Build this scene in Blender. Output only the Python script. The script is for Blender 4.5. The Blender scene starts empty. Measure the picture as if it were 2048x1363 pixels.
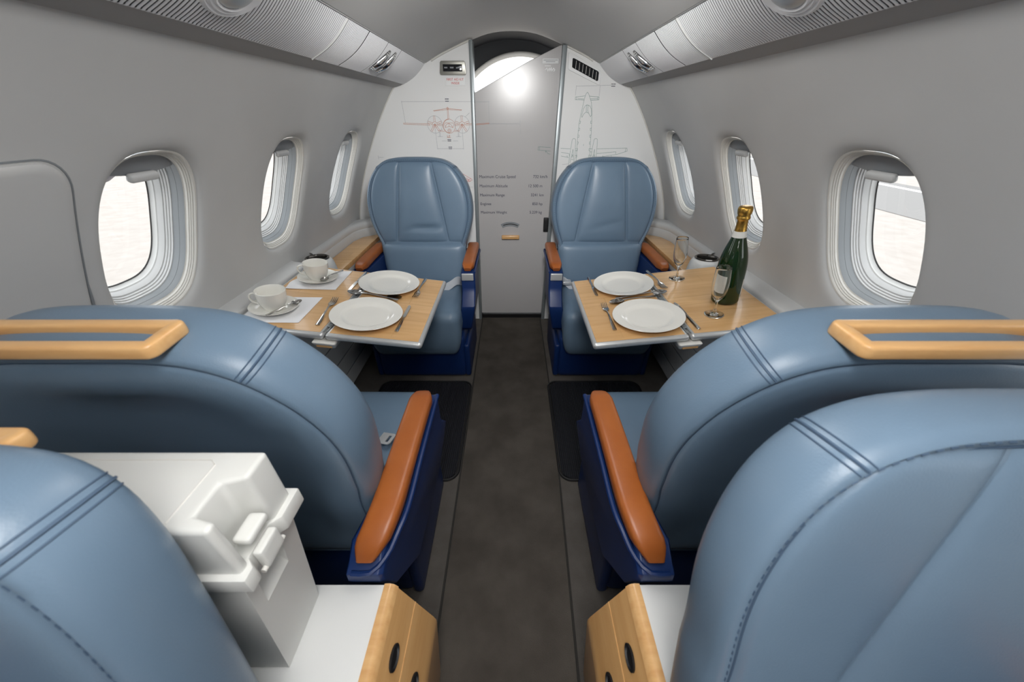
import bpy, bmesh, math, random
import numpy as np
from mathutils import Matrix, Vector
random.seed(7)
sc = bpy.context.scene
COL = sc.collection

# ------------------------------------------------------------------ camera
cam_d = bpy.data.cameras.new('camera')
cam = bpy.data.objects.new('camera', cam_d)
COL.objects.link(cam)
sc.camera = cam
cam.location = (0, 0, 1.30)
cam.rotation_euler = (math.radians(90 - 32.822), 0, 0)
cam_d.sensor_width = 36
cam_d.lens = 36 * 700 / 2048
cam_d.clip_start = 0.01
cam_d.clip_end = 300
cam_d.dof.use_dof = True
cam_d.dof.focus_distance = 1.55
cam_d.dof.aperture_fstop = 5.0

# ------------------------------------------------------------------ world, light, exposure
SKY = 3.2
w = bpy.data.worlds.new('sky')
sc.world = w
w.use_nodes = True
w.node_tree.nodes['Background'].inputs[0].default_value = (0.96, 0.98, 1.0, 1)
w.node_tree.nodes['Background'].inputs[1].default_value = SKY
sc.view_settings.view_transform = 'Standard'
sc.view_settings.look = 'None'
sc.view_settings.gamma = 1
sc.view_settings.use_curve_mapping = False
sc.view_settings.exposure = 0.0
sc.cycles.max_bounces = 12
sc.cycles.diffuse_bounces = 5
sc.cycles.transparent_max_bounces = 16
sc.cycles.caustics_reflective = False
sc.cycles.caustics_refractive = True
sc.cycles.blur_glossy = 0.6
sc.cycles.sample_clamp_indirect = 6

WIN_Y = [-0.85, -0.275, 0.30, 0.875, 1.45, 2.022]
WIN_Z = 1.03
WA, WB = 0.132, 0.188
NX, NZ = 0.909, 0.417          # outward window normal (x * side, z)
CABIN_A, CABIN_B = -1.9, 2.33  # aft end, front bulkhead

def lamp(name, loc, rot, sx, sy, power, col=(1, 1, 1), portal=False):
    l = bpy.data.lights.new(name, 'AREA')
    l.shape = 'RECTANGLE'
    l.size, l.size_y = sx, sy
    l.energy = power
    l.color = col
    if portal:
        l.cycles.is_portal = True
    o = bpy.data.objects.new(name, l)
    COL.objects.link(o)
    o.location = loc
    o.rotation_euler = rot
    return o

# daylight entering through every window
for s in (-1, 1):
    for y in WIN_Y:
        if s < 0 and y == 0.30:
            continue
        o = lamp('window_daylight', (s * (0.876 + 0.19 * NX), y, WIN_Z + 0.19 * NZ), (0, 0, 0), 0.24, 0.36, 1, portal=True)
        o.rotation_euler = Vector((-s * NX, 0, -NZ)).to_track_quat('-Z', 'Y').to_euler()

CEIL_FILL_POWER = 11.0
FILL_SPOT_POWER = 66.0

# ------------------------------------------------------------------ materials
def mat(name, col, rough=0.5, metal=0.0, bump=None, vary=None, coat=0, spec=0.5, trans=0, ior=1.45):
    m = bpy.data.materials.new(name)
    m.use_nodes = True
    nt = m.node_tree
    p = nt.nodes['Principled BSDF']
    p.inputs['Base Color'].default_value = (*col, 1)
    p.inputs['Roughness'].default_value = rough
    p.inputs['Metallic'].default_value = metal
    p.inputs['Specular IOR Level'].default_value = spec
    p.inputs['Coat Weight'].default_value = coat
    p.inputs['Coat Roughness'].default_value = 0.08
    p.inputs['Transmission Weight'].default_value = trans
    p.inputs['IOR'].default_value = ior
    tc = nt.nodes.new('ShaderNodeTexCoord')
    if vary:
        col2, scale, detail = vary
        n = nt.nodes.new('ShaderNodeTexNoise')
        n.inputs['Scale'].default_value = scale
        n.inputs['Detail'].default_value = detail
        nt.links.new(tc.outputs['Object'], n.inputs['Vector'])
        r = nt.nodes.new('ShaderNodeValToRGB')
        r.color_ramp.elements[0].position = 0.35
        r.color_ramp.elements[1].position = 0.65
        r.color_ramp.elements[0].color = (*col, 1)
        r.color_ramp.elements[1].color = (*col2, 1)
        nt.links.new(n.outputs[0], r.inputs[0])
        nt.links.new(r.outputs[0], p.inputs['Base Color'])
    if bump:
        kind, scale, strength, dist = bump
        t = nt.nodes.new('ShaderNodeTexVoronoi' if kind == 'v' else 'ShaderNodeTexNoise')
        t.inputs['Scale'].default_value = scale
        if kind != 'v':
            t.inputs['Detail'].default_value = 4
        nt.links.new(tc.outputs['Object'], t.inputs['Vector'])
        b = nt.nodes.new('ShaderNodeBump')
        b.inputs['Strength'].default_value = strength
        b.inputs['Distance'].default_value = dist
        nt.links.new(t.outputs[0], b.inputs['Height'])
        nt.links.new(b.outputs[0], p.inputs['Normal'])
    return m

def wood(name, c1, c2, stretch=(2.5, 34, 34), rough=0.3, rows=0):
    m = mat(name, c1, rough, coat=0.25)
    nt = m.node_tree
    p = nt.nodes['Principled BSDF']
    tc = nt.nodes.new('ShaderNodeTexCoord')
    mp = nt.nodes.new('ShaderNodeMapping')
    mp.inputs['Scale'].default_value = stretch
    n = nt.nodes.new('ShaderNodeTexNoise')
    n.inputs['Scale'].default_value = 1.6
    n.inputs['Detail'].default_value = 7
    n.inputs['Roughness'].default_value = 0.6
    nt.links.new(tc.outputs['Object'], mp.inputs[0])
    nt.links.new(mp.outputs[0], n.inputs['Vector'])
    r = nt.nodes.new('ShaderNodeValToRGB')
    r.color_ramp.elements[0].position = 0.3
    r.color_ramp.elements[1].position = 0.7
    r.color_ramp.elements[0].color = (*c2, 1)
    r.color_ramp.elements[1].color = (*c1, 1)
    nt.links.new(n.outputs[0], r.inputs[0])
    last = r.outputs[0]
    if rows:
        br = nt.nodes.new('ShaderNodeTexBrick')
        br.inputs['Color1'].default_value = (1, 1, 1, 1)
        br.inputs['Color2'].default_value = (0.86, 0.82, 0.76, 1)
        br.inputs['Mortar'].default_value = (0.84, 0.8, 0.74, 1)
        br.inputs['Scale'].default_value = rows
        br.inputs['Mortar Size'].default_value = 0.006
        br.inputs['Brick Width'].default_value = 1.1
        br.inputs['Row Height'].default_value = 0.16
        nt.links.new(tc.outputs['Object'], br.inputs['Vector'])
        mx = nt.nodes.new('ShaderNodeMix')
        mx.data_type = 'RGBA'
        mx.blend_type = 'MULTIPLY'
        mx.inputs[0].default_value = 0.8
        nt.links.new(r.outputs[0], mx.inputs[6])
        nt.links.new(br.outputs[0], mx.inputs[7])
        last = mx.outputs[2]
    nt.links.new(last, p.inputs['Base Color'])
    return m

def glass_mat(name, col=(1, 1, 1), thin=False, ior=1.45, rough=0.0):
    m = bpy.data.materials.new(name)
    m.use_nodes = True
    nt = m.node_tree
    nt.nodes.clear()
    out = nt.nodes.new('ShaderNodeOutputMaterial')
    if thin:
        tr = nt.nodes.new('ShaderNodeBsdfTransparent')
        tr.inputs[0].default_value = (*col, 1)
        gl = nt.nodes.new('ShaderNodeBsdfGlossy')
        gl.inputs['Roughness'].default_value = 0.02
        mx = nt.nodes.new('ShaderNodeMixShader')
        mx.inputs[0].default_value = 0.04
        nt.links.new(tr.outputs[0], mx.inputs[1])
        nt.links.new(gl.outputs[0], mx.inputs[2])
        nt.links.new(mx.outputs[0], out.inputs[0])
    else:
        g = nt.nodes.new('ShaderNodeBsdfGlass')
        g.inputs['Color'].default_value = (*col, 1)
        g.inputs['IOR'].default_value = ior
        g.inputs['Roughness'].default_value = rough
        nt.links.new(g.outputs[0], out.inputs[0])
    return m

M = {}
M['leather'] = mat('blue_leather', (0.125, 0.188, 0.262), 0.36, bump=('v', 420, 0.10, 0.001), vary=((0.138, 0.206, 0.284), 5, 3), spec=0.55)
M['thread'] = mat('seam_thread', (0.06, 0.10, 0.16), 0.7)
M['tan'] = mat('tan_leather', (0.36, 0.105, 0.022), 0.36, bump=('n', 160, 0.12, 0.002), vary=((0.30, 0.08, 0.015), 9, 3))
M['blue'] = mat('blue_plastic', (0.005, 0.023, 0.105), 0.38, bump=('n', 700, 0.08, 0.0006))
M['wall'] = mat('grey_wall_fabric', (0.56, 0.565, 0.56), 0.8, bump=('n', 900, 0.05, 0.0005), vary=((0.59, 0.595, 0.59), 4, 2), spec=0.25)
M['ceil'] = mat('ceiling_fabric', (0.62, 0.625, 0.62), 0.75, bump=('n', 900, 0.05, 0.0005), spec=0.25)
M['vault_shade'] = mat('shaded_vault', (0.025, 0.027, 0.03), 0.7)  # shade of the unlit front ceiling and arch, put into the colour
M['soffit'] = mat('soffit_grey', (0.38, 0.375, 0.37), 0.7)
M['cream'] = mat('cream_plastic', (0.68, 0.67, 0.63), 0.4)
M['white'] = mat('white_plastic', (0.68, 0.69, 0.68), 0.4)
M['lightgrey'] = mat('light_grey_plastic', (0.60, 0.61, 0.61), 0.4)
M['midgrey'] = mat('grey_plastic', (0.24, 0.26, 0.275), 0.45)
M['shade'] = mat('shade_grey', (0.27, 0.285, 0.30), 0.5)
M['black'] = mat('black_rubber', (0.008, 0.008, 0.009), 0.5)
M['bulk'] = mat('white_laminate', (0.82, 0.825, 0.82), 0.25, spec=0.5)
M['door'] = mat('grey_laminate', (0.47, 0.46, 0.46), 0.24, bump=('n', 30, 0.02, 0.002), spec=0.6)
M['alu'] = mat('brushed_aluminium', (0.60, 0.61, 0.61), 0.34, 0.55)
M['alupaint'] = mat('grey_edge_trim', (0.26, 0.29, 0.30), 0.35, 0.4)
M['chrome'] = mat('chrome', (0.75, 0.75, 0.75), 0.10, 1.0)
M['steel'] = mat('cutlery_steel', (0.62, 0.61, 0.59), 0.13, 1.0)
M['groove'] = mat('dark_groove', (0.05, 0.052, 0.058), 0.6)
M['rib'] = mat('ribbed_silver', (0.84, 0.85, 0.87), 0.33, 0.0)
M['carpet'] = mat('aisle_carpet', (0.080, 0.070, 0.060), 0.95, bump=('n', 500, 0.8, 0.004), vary=((0.115, 0.102, 0.088), 7, 6), spec=0.1)
M['floor'] = mat('floor_carpet', (0.11, 0.10, 0.09), 0.95, bump=('n', 450, 0.8, 0.004), vary=((0.135, 0.123, 0.112), 12, 5), spec=0.1)
M['binding'] = mat('carpet_binding', (0.03, 0.028, 0.025), 0.9)
M['mat'] = mat('ribbed_rubber_mat', (0.012, 0.013, 0.018), 0.7)
M['maple'] = wood('maple_veneer', (0.74, 0.475, 0.235), (0.63, 0.37, 0.155), rows=2.6)
M['maple_solid'] = wood('maple_solid', (0.70, 0.43, 0.19), (0.60, 0.33, 0.13), stretch=(4, 40, 40))
M['maple_shaded'] = wood('maple_shaded_side', (0.62, 0.37, 0.16), (0.52, 0.285, 0.105), stretch=(30, 3, 30))  # same maple, toned darker for the shade on the cabinet side
M['china'] = mat('white_china', (0.82, 0.81, 0.76), 0.12, coat=0.5)
M['paper'] = mat('white_paper', (0.86, 0.87, 0.89), 0.8)
M['box'] = mat('white_moulded_plastic', (0.66, 0.665, 0.64), 0.42)
M['bottle'] = mat('green_bottle_glass', (0.010, 0.035, 0.006), 0.04, spec=0.7, trans=0.35, ior=1.5)
M['foil'] = mat('gold_foil', (0.62, 0.36, 0.08), 0.30, 1.0, bump=('n', 120, 0.35, 0.004))
M['label'] = mat('label_paper', (0.78, 0.77, 0.73), 0.6)
M['ink'] = mat('grey_print', (0.12, 0.13, 0.14), 0.7)
M['navy'] = mat('navy_print', (0.02, 0.025, 0.06), 0.6)
M['red'] = mat('red_print', (0.60, 0.05, 0.04), 0.6)
M['orange_ink'] = mat('orange_print', (0.50, 0.17, 0.08), 0.6)
M['green_ink'] = mat('green_print', (0.10, 0.22, 0.19), 0.6)
M['faint_ink'] = mat('faint_print', (0.33, 0.35, 0.38), 0.6)
M['whiteink'] = mat('white_print', (0.85, 0.86, 0.86), 0.5)
M['screen'] = mat('dark_screen', (0.010, 0.011, 0.013), 0.12)
M['belt'] = mat('grey_webbing', (0.45, 0.48, 0.52), 0.7, bump=('n', 500, 0.2, 0.001))
M['flute'] = glass_mat('clear_glass', (0.99, 0.995, 0.99), ior=1.46)
M['pane'] = glass_mat('window_acrylic', (0.96, 0.97, 0.97), thin=True)
def emis(name, col, st):
    m = bpy.data.materials.new(name)
    m.use_nodes = True
    p = m.node_tree.nodes['Principled BSDF']
    p.inputs['Base Color'].default_value = (0.8, 0.8, 0.8, 1)
    p.inputs['Emission Color'].default_value = (*col, 1)
    p.inputs['Emission Strength'].default_value = st
    return m
# ribbed rubber for the mats
def ribs_bump(m, scale):
    nt = m.node_tree
    p = nt.nodes['Principled BSDF']
    tc = nt.nodes.new('ShaderNodeTexCoord')
    wv = nt.nodes.new('ShaderNodeTexWave')
    wv.bands_direction = 'X'
    wv.inputs['Scale'].default_value = scale
    nt.links.new(tc.outputs['Object'], wv.inputs['Vector'])
    b = nt.nodes.new('ShaderNodeBump')
    b.inputs['Distance'].default_value = 0.004
    nt.links.new(wv.outputs[1], b.inputs['Height'])
    nt.links.new(b.outputs[0], p.inputs['Normal'])
ribs_bump(M['mat'], 36)

# ------------------------------------------------------------------ mesh helpers
class MB:
    """collects vertices and faces of one mesh object"""
    def __init__(self):
        self.v, self.f = [], []
    def add(self, vs, fs):
        n = len(self.v)
        self.v += [tuple(p) for p in vs]
        self.f += [tuple(i + n for i in q) for q in fs]
        return self
    def grid(self, rows, closed=False, wrap=False):
        """rows: list of equal-length point lists"""
        m = len(rows[0])
        vs = [p for r in rows for p in r]
        fs = []
        R = len(rows)
        for i in range(R if wrap else R - 1):
            i2 = (i + 1) % R
            for j in range(m if closed else m - 1):
                j2 = (j + 1) % m
                fs.append((i * m + j, i * m + j2, i2 * m + j2, i2 * m + j))
        return self.add(vs, fs)
    def box(self, c, s, r=0.0, n=2, rot=None):
        rb = roundbox(s, r, n)
        vs = rb[0]
        if rot is not None:
            vs = [rot @ Vector(p) for p in vs]
        return self.add([(p[0] + c[0], p[1] + c[1], p[2] + c[2]) for p in vs], rb[1])
    def tube(self, pts, rad, n=8, closed=False):
        P = [Vector(p) for p in pts]
        k = len(P)
        rows = []
        up = None
        for i in range(k):
            a = P[(i - 1) % k] if closed or i > 0 else P[i]
            b = P[(i + 1) % k] if closed or i < k - 1 else P[i]
            t = (b - a).normalized()
            if up is None:
                up = t.orthogonal().normalized()
            up = (up - t * up.dot(t)).normalized()
            bi = t.cross(up)
            r = rad[i] if isinstance(rad, (list, tuple)) else rad
            rows.append([P[i] + up * (r * math.cos(2 * math.pi * j / n)) + bi * (r * math.sin(2 * math.pi * j / n)) for j in range(n)])
        self.grid(rows, closed=True, wrap=closed)
        if not closed:
            self.add(rows[0], [tuple(range(n))[::-1]])
            self.add(rows[-1], [tuple(range(n))])
        return self
    def lathe(self, prof, n=48):
        rows = [[(r * math.cos(2 * math.pi * j / n), r * math.sin(2 * math.pi * j / n), z) for j in range(n)] for r, z in prof]
        return self.grid(rows, closed=True)
    def prism(self, poly, axis, a, b):
        """poly: 2-D outline; extruded along axis from a to b"""
        def P(q, t):
            return {'x': (t, q[0], q[1]), 'y': (q[0], t, q[1]), 'z': (q[0], q[1], t)}[axis]
        n = len(poly)
        vs = [P(q, a) for q in poly] + [P(q, b) for q in poly]
        fs = [tuple(range(n)), tuple(range(2 * n - 1, n - 1, -1))]
        fs += [(i, i + n, (i + 1) % n + n, (i + 1) % n) for i in range(n)]
        return self.add(vs, fs)
    def build(self, name, m, parent=None, smooth=40, bevel=0.0, segs=2, weld=True, keep_normals=False):
        me = bpy.data.meshes.new(name)
        me.from_pydata([tuple(p) for p in self.v], [], self.f)
        bm = bmesh.new()
        bm.from_mesh(me)
        if weld:
            bmesh.ops.remove_doubles(bm, verts=bm.verts, dist=1e-5)
        if bevel:
            es = [e for e in bm.edges if len(e.link_faces) == 2 and e.calc_face_angle(0) > 0.5]
            bmesh.ops.bevel(bm, geom=es, offset=bevel, segments=segs, profile=0.6, affect='EDGES', clamp_overlap=True)
        if not keep_normals:
            bmesh.ops.recalc_face_normals(bm, faces=bm.faces)
        bm.to_mesh(me)
        bm.free()
        if smooth:
            for p in me.polygons:
                p.use_smooth = True
            me.set_sharp_from_angle(angle=math.radians(smooth))
        me.materials.append(m)
        o = bpy.data.objects.new(name, me)
        COL.objects.link(o)
        if parent:
            o.parent = parent
        return o

def roundbox(s, r, n=2):
    hx, hy, hz = s[0] / 2, s[1] / 2, s[2] / 2
    r = min(r, hx, hy, hz)
    if r <= 0:
        vs = [(x, y, z) for x in (-hx, hx) for y in (-hy, hy) for z in (-hz, hz)]
        return vs, [(0, 1, 3, 2), (4, 6, 7, 5), (0, 4, 5, 1), (2, 3, 7, 6), (0, 2, 6, 4), (1, 5, 7, 3)]
    def ax(h):
        c = [-h + r * (1 - math.cos(math.pi / 2 * i / n)) for i in range(n + 1)]
        mid = [(-h + r) + (2 * h - 2 * r) * i / 4 for i in range(1, 4)] if h - r > 1e-4 else []
        return c + mid + [-q for q in reversed(c)]
    bmv, bmf = {}, []
    A = [ax(hx), ax(hy), ax(hz)]
    vs = []
    def vert(p):
        q = []
        core = [max(-h + r, min(h - r, v)) for v, h in zip(p, (hx, hy, hz))]
        d = Vector([a - b for a, b in zip(p, core)])
        if d.length > 1e-9:
            d = d.normalized() * r
        q = tuple(round(c + e, 7) for c, e in zip(core, d))
        if q not in bmv:
            bmv[q] = len(vs)
            vs.append(q)
        return bmv[q]
    for k in range(3):
        u, v = [(1, 2), (2, 0), (0, 1)][k]
        for sgn in (-1, 1):
            h = (hx, hy, hz)[k] * sgn
            U, V = A[u], A[v]
            for i in range(len(U) - 1):
                for j in range(len(V) - 1):
                    q = []
                    for a, b in ((i, j), (i + 1, j), (i + 1, j + 1), (i, j + 1)):
                        p = [0, 0, 0]
                        p[k], p[u], p[v] = h, U[a], V[b]
                        q.append(vert(p))
                    if len(set(q)) >= 3:
                        q2 = []
                        for x in q:
                            if x not in q2:
                                q2.append(x)
                        bmf.append(tuple(q2 if sgn > 0 else q2[::-1]))
    return vs, bmf

def empty(name, loc=(0, 0, 0), rz=0.0):
    o = bpy.data.objects.new(name, None)
    o.empty_display_size = 0.05
    COL.objects.link(o)
    o.location = loc
    o.rotation_euler = (0, 0, rz)
    return o

def tag(o, label, cat, group=None):
    o['label'] = label
    o['category'] = cat
    if group:
        o['group'] = group
    return o

def struct(o):
    o['kind'] = 'structure'
    return o

def copy_tree(o, parent=None):
    c = o.copy()
    COL.objects.link(c)
    c.parent = parent
    for ch in list(o.children):
        copy_tree(ch, c)
    return c

def catmull(pts, n):
    """resample a polyline of tuples with a Catmull-Rom spline, n points, even arc length"""
    P = np.array(pts, float)
    P = np.vstack([2 * P[0] - P[1], P, 2 * P[-1] - P[-2]])
    out = []
    for i in range(1, len(P) - 2):
        for t in np.linspace(0, 1, 24, endpoint=False):
            a, b, c, d = P[i - 1], P[i], P[i + 1], P[i + 2]
            out.append(0.5 * (2 * b + (c - a) * t + (2 * a - 5 * b + 4 * c - d) * t * t + (3 * b - a - 3 * c + d) * t ** 3))
    out.append(P[-2])
    out = np.array(out)
    L = np.concatenate([[0], np.cumsum(np.linalg.norm(np.diff(out, axis=0), axis=1))])
    T = np.linspace(0, L[-1], n)
    return [tuple(np.interp(t, L, out[:, k]) for k in range(out.shape[1])) for t in T]

def text_mesh(s, size, mtl, name, parent, x, y, z, align='LEFT', sx=1.0):
    c = bpy.data.curves.new('lettering', 'FONT')
    c.body = s
    c.size = size
    c.align_x = align
    c.extrude = 0.0002
    t = bpy.data.objects.new('lettering', c)
    COL.objects.link(t)
    dg = bpy.context.evaluated_depsgraph_get()
    me = bpy.data.meshes.new_from_object(t.evaluated_get(dg))
    bpy.data.objects.remove(t)
    bpy.data.curves.remove(c)
    me.name = name
    me.transform(Matrix.Translation((x, y, z)) @ Matrix.Rotation(math.radians(90), 4, 'X') @ Matrix.Scale(sx, 4, (1, 0, 0)))
    me.materials.clear()
    me.materials.append(mtl)
    return me

def text_object(name, items, mtl, parent):
    """several lines of lettering as one part; items: (text, size, x, y, z, align)"""
    bm = bmesh.new()
    for it in items:
        me = text_mesh(it[0], it[1], mtl, name, parent, *it[2:5], align=it[5])
        bm.from_mesh(me)
        bpy.data.meshes.remove(me)
    me = bpy.data.meshes.new(name)
    bm.to_mesh(me)
    bm.free()
    me.materials.append(mtl)
    o = bpy.data.objects.new(name, me)
    COL.objects.link(o)
    o.parent = parent
    return o

def line_art(name, polylines, width, y, mtl, parent):
    """printed lines lying on a vertical panel that faces -y"""
    b = MB()
    k = 0
    for pl in polylines:
        for (x0, z0), (x1, z1) in zip(pl, pl[1:]):
            d = math.hypot(x1 - x0, z1 - z0)
            if d < 1e-6:
                continue
            ex, ez = (x1 - x0) / d * width * 0.4, (z1 - z0) / d * width * 0.4
            nx, nz = -(z1 - z0) / d * width / 2, (x1 - x0) / d * width / 2
            x0, z0, x1, z1 = x0 - ex, z0 - ez, x1 + ex, z1 + ez
            yy = y - 0.0001 * (k % 4)
            k += 1
            b.add([(x0 - nx, yy, z0 - nz), (x1 - nx, yy, z1 - nz), (x1 + nx, yy, z1 + nz), (x0 + nx, yy, z0 + nz)], [(0, 1, 2, 3)])
    return b.build(name, mtl, parent, smooth=0, weld=False)

def circle(cx, cz, rx, rz=None, a0=0, a1=360, n=28):
    rz = rz or rx
    return [(cx + rx * math.cos(math.radians(a0 + (a1 - a0) * i / n)), cz + rz * math.sin(math.radians(a0 + (a1 - a0) * i / n))) for i in range(n + 1)]

# ------------------------------------------------------------------ cabin shell
PR = [(0, .93), (.05, .945), (.3, .975), (.55, .992), (.70, .992), (.73, .985), (.85, .95), (.98, .905), (1.1, .853), (1.18, .805), (1.3, .726), (1.434, .640), (1.5, .575), (1.56, .51)]
PZ = np.array([p[0] for p in PR])
PX = np.array([p[1] for p in PR])
_co = np.polyfit(PZ[3:], PX[3:], 5)
def wx(z):
    if z >= 0.55:
        return float(np.polyval(_co, z))
    return float(np.interp(z, PZ[:4], PX[:4]) + (np.polyval(_co, .55) - .992) * max(0, (z - .3) / .25))

def win_pt(s, yc, th, k, d):
    """point on window ring: angle th, scale k, depth d along the outward normal"""
    c, q = math.cos(th), math.sin(th)
    n = 2.9
    r = (abs(c / WA) ** n + abs(q / WB) ** n) ** (-1 / n)
    z = WIN_Z + r * k * q
    return (s * (wx(z) + d * NX), yc + r * k * c, z + d * NZ)

def side_wall(name, s, wins):
    b = MB()
    ZL = list(np.linspace(0, .3, 4)) + list(np.linspace(.3, .77, 8))[1:]
    ZM = list(np.linspace(.77, 1.28, 22))
    ZU = list(np.linspace(1.28, 1.56, 8))
    zs = ZL + ZM[1:] + ZU[1:]
    P = lambda y, z: (s * wx(z), y, z)
    y = CABIN_A
    def plain(y0, y1, zz):
        n = max(1, int((y1 - y0) / 0.1))
        b.grid([[P(y0 + (y1 - y0) * i / n, z) for z in zz] for i in range(n + 1)])
    for yc in wins:
        ya, yb = yc - .175, yc + .175
        plain(y, ya, zs)
        b.grid([[P(q, z) for z in ZL] for q in np.linspace(ya, yb, 17)])
        b.grid([[P(q, z) for z in ZU] for q in np.linspace(ya, yb, 17)])
        ys = list(np.linspace(ya, yb, 17))
        edge = [(yb, z) for z in ZM] + [(q, ZM[-1]) for q in ys[::-1][1:]] + [(ya, z) for z in ZM[::-1][1:]] + [(q, ZM[0]) for q in ys[1:-1]]
        th = [math.atan2((z - WIN_Z) / WB, (q - yc) / WA) for q, z in edge]
        # angle mapping in scaled space keeps ring and outline aligned
        th = [math.atan2(math.sin(t) * WB, math.cos(t) * WA) for t in th]
        rows = [[P(q, z) for q, z in edge]]
        for k, d in ((1.24, 0.0), (1.17, .0012), (1.11, .005), (1.065, .012), (1.035, .021), (1.02, .033)):
            rows.append([win_pt(s, yc, t, k, d) for t in th])
        b.grid(rows, closed=True)
        y = yb
    plain(y, CABIN_B + 0.03, zs)
    return struct(b.build(name, M['wall'], None, smooth=60))

wall_left = side_wall('wall_left', -1, [y for y in WIN_Y if y != 0.30])
wall_right = side_wall('wall_right', 1, WIN_Y)

TH = [2 * math.pi * i / 96 for i in range(96)]
def window(idx, s, yc):
    root = struct(empty('window_%d' % idx, (s * wx(WIN_Z), yc, WIN_Z)))
    inv = Matrix.Translation(-Vector(root.location))
    def ring(name, prof, m):
        b = MB()
        b.grid([[inv @ Vector(win_pt(s, yc, t, k, d)) for t in TH] for k, d in prof], closed=True)
        return b.build(name, m, root, smooth=25)
    ring('outer_frame', [(1.05, .014), (1.03, .0155), (1.02, .018), (1.018, .021), (1.004, .021), (1.0, .025), (.988, .025), (.984, .029), (.972, .029), (.968, .034), (.955, .036), (.952, .042)], M['cream'])
    ring('reveal', [(.954, .036), (.95, .040), (.948, .050), (.944, .051), (.942, .066)], M['midgrey'])
    ring('inner_frame', [(.944, .065), (.926, .066), (.924, .070), (.908, .071), (.905, .075), (.889, .076), (.886, .080), (.868, .081), (.85, .088), (.84, .094)], M['lightgrey'])
    ring('skin_frame', [(.842, .093), (.828, .095), (.825, .099), (.805, .105)], M['white'])
    ring('gasket', [(.807, .1045), (.800, .1048)], M['white'])
    ring('seal', [(.801, .1046), (.792, .1048), (.790, .107)], M['black'])
    b = MB()
    b.grid([[inv @ Vector(win_pt(s, yc, t, k, .1066)) for t in TH] for k in (.795, .5, .25, .001)], closed=True)
    b.build('pane', M['pane'], root)
    # partly lowered blind with its pull tab
    b = MB()
    rows = []
    for d in (.042, .046):
        for i in range(7):
            z0 = WB * (.74 + .205 * i / 6)
            r = []
            for j in range(15):
                u = -1 + 2 * j / 14
                yy = u * WA * .955 * (1 - abs(z0 / WB / .96) ** 2.9) ** (1 / 2.9) if z0 < WB * .95 else u * .002
                z = WIN_Z + z0 + .012 * u * u * (1 - i / 6)
                r.append(inv @ Vector((s * (wx(z) + d * NX), yc + yy, z + d * NZ)))
            rows.append(r)
    b.grid(rows[:7]).grid(rows[7:])
    b.grid([rows[0], rows[7]])
    b.build('blind', M['shade'], root)
    zt = WIN_Z + WB * .735
    c = inv @ Vector((s * (wx(zt) + .034 * NX), yc, zt + .034 * NZ))
    b = MB().box((0, 0, 0), (.016, .075, .020), .0075, 3)
    t = b.build('pull_tab', M['lightgrey'], root)
    t.location = c
    t.rotation_euler = (0, s * math.radians(-24.6), 0)
    return root
k = 1
for s in (-1, 1):
    for y in WIN_Y:
        if s < 0 and y == .30:
            continue
        window(k, s, y)
        k += 1

# emergency exit panel on the left wall, set slightly proud of the lining
def exit_panel():
    b = MB()
    ya, yb, za, zb = -.02, .682, .70, 1.236
    rc = .055
    out = []
    for cx, cz, a in ((yb - rc, zb - rc, 0), (ya + rc, zb - rc, 90), (ya + rc, za + rc, 180), (yb - rc, za + rc, 270)):
        for i in range(9):
            t = math.radians(a + 90 * i / 8)
            out.append((cx + rc * math.cos(t), cz + rc * math.sin(t)))
    cy, cz = (ya + yb) / 2, (za + zb) / 2
    # dense outline so that the panel follows the curve of the wall
    dense = []
    for (p, q) in zip(out, out[1:] + out[:1]):
        n = max(1, int(math.hypot(q[0] - p[0], q[1] - p[1]) / .03))
        for i in range(n):
            dense.append((p[0] + (q[0] - p[0]) * i / n, p[1] + (q[1] - p[1]) * i / n))
    rows = []
    def pt(y, z, d):
        return (-(wx(z) - d), y, z - .3 * d * 0)
    for ins, d in ((0, -.010), (.0005, .0), (.003, .006), (.009, .0095), (.02, .0105)):
        r = []
        for y, z in dense:
            dy, dz = cy - y, cz - z
            L = math.hypot(dy, dz)
            r.append(pt(y + dy / L * ins * 1.2, z + dz / L * ins * 1.2, d))
        rows.append(r)
    b.grid(rows, closed=True)
    last = [(cy + (y - cy), cz + (z - cz)) for y, z in dense]
    for f in (.9, .75, .6, .45, .3, .15, .001):
        r2 = []
        for (y, z) in dense:
            dy, dz = cy - y, cz - z
            L = math.hypot(dy, dz)
            y2, z2 = y + dy / L * .024, z + dz / L * .024
            r2.append(pt(cy + (y2 - cy) * f, cz + (z2 - cz) * f, .0105))
        b.grid([rows[-1], r2], closed=True)
        rows.append(r2)
    o = struct(b.build('door_2', M['wall'], None, smooth=50))
    g = MB()
    g.tube([(-(wx(z) - .0005), y + (.004 if y > cy else -.004), z + (.004 if z > cz else -.004)) for y, z in dense], .0028, 6, closed=True)
    g.build('seam', M['midgrey'], o)
exit_panel()

# ceiling
CE = [(0, 1.662), (.06, 1.660), (.13, 1.650), (.2, 1.630), (.28, 1.602), (.373, 1.566), (.42, 1.544), (.452, 1.529)]
half = catmull(CE, 16)
prof = [(-x, z) for x, z in half[::-1]] + half[1:]
b = MB()
b.grid([[(x, y, z) for x, z in prof] for y in np.linspace(CABIN_A, CABIN_B + .04, 12)])
struct(b.build('ceiling', M['ceil'], None, smooth=70))
b = MB()
for s in (-1, 1):
    b.grid([[(s * x, y, z) for x, z in ((.452, 1.529), (.456, 1.545), (.49, 1.555), (.56, 1.56))] for y in (CABIN_A, CABIN_B + .04)])
struct(b.build('trim_1', M['black'], None, smooth=0))

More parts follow.
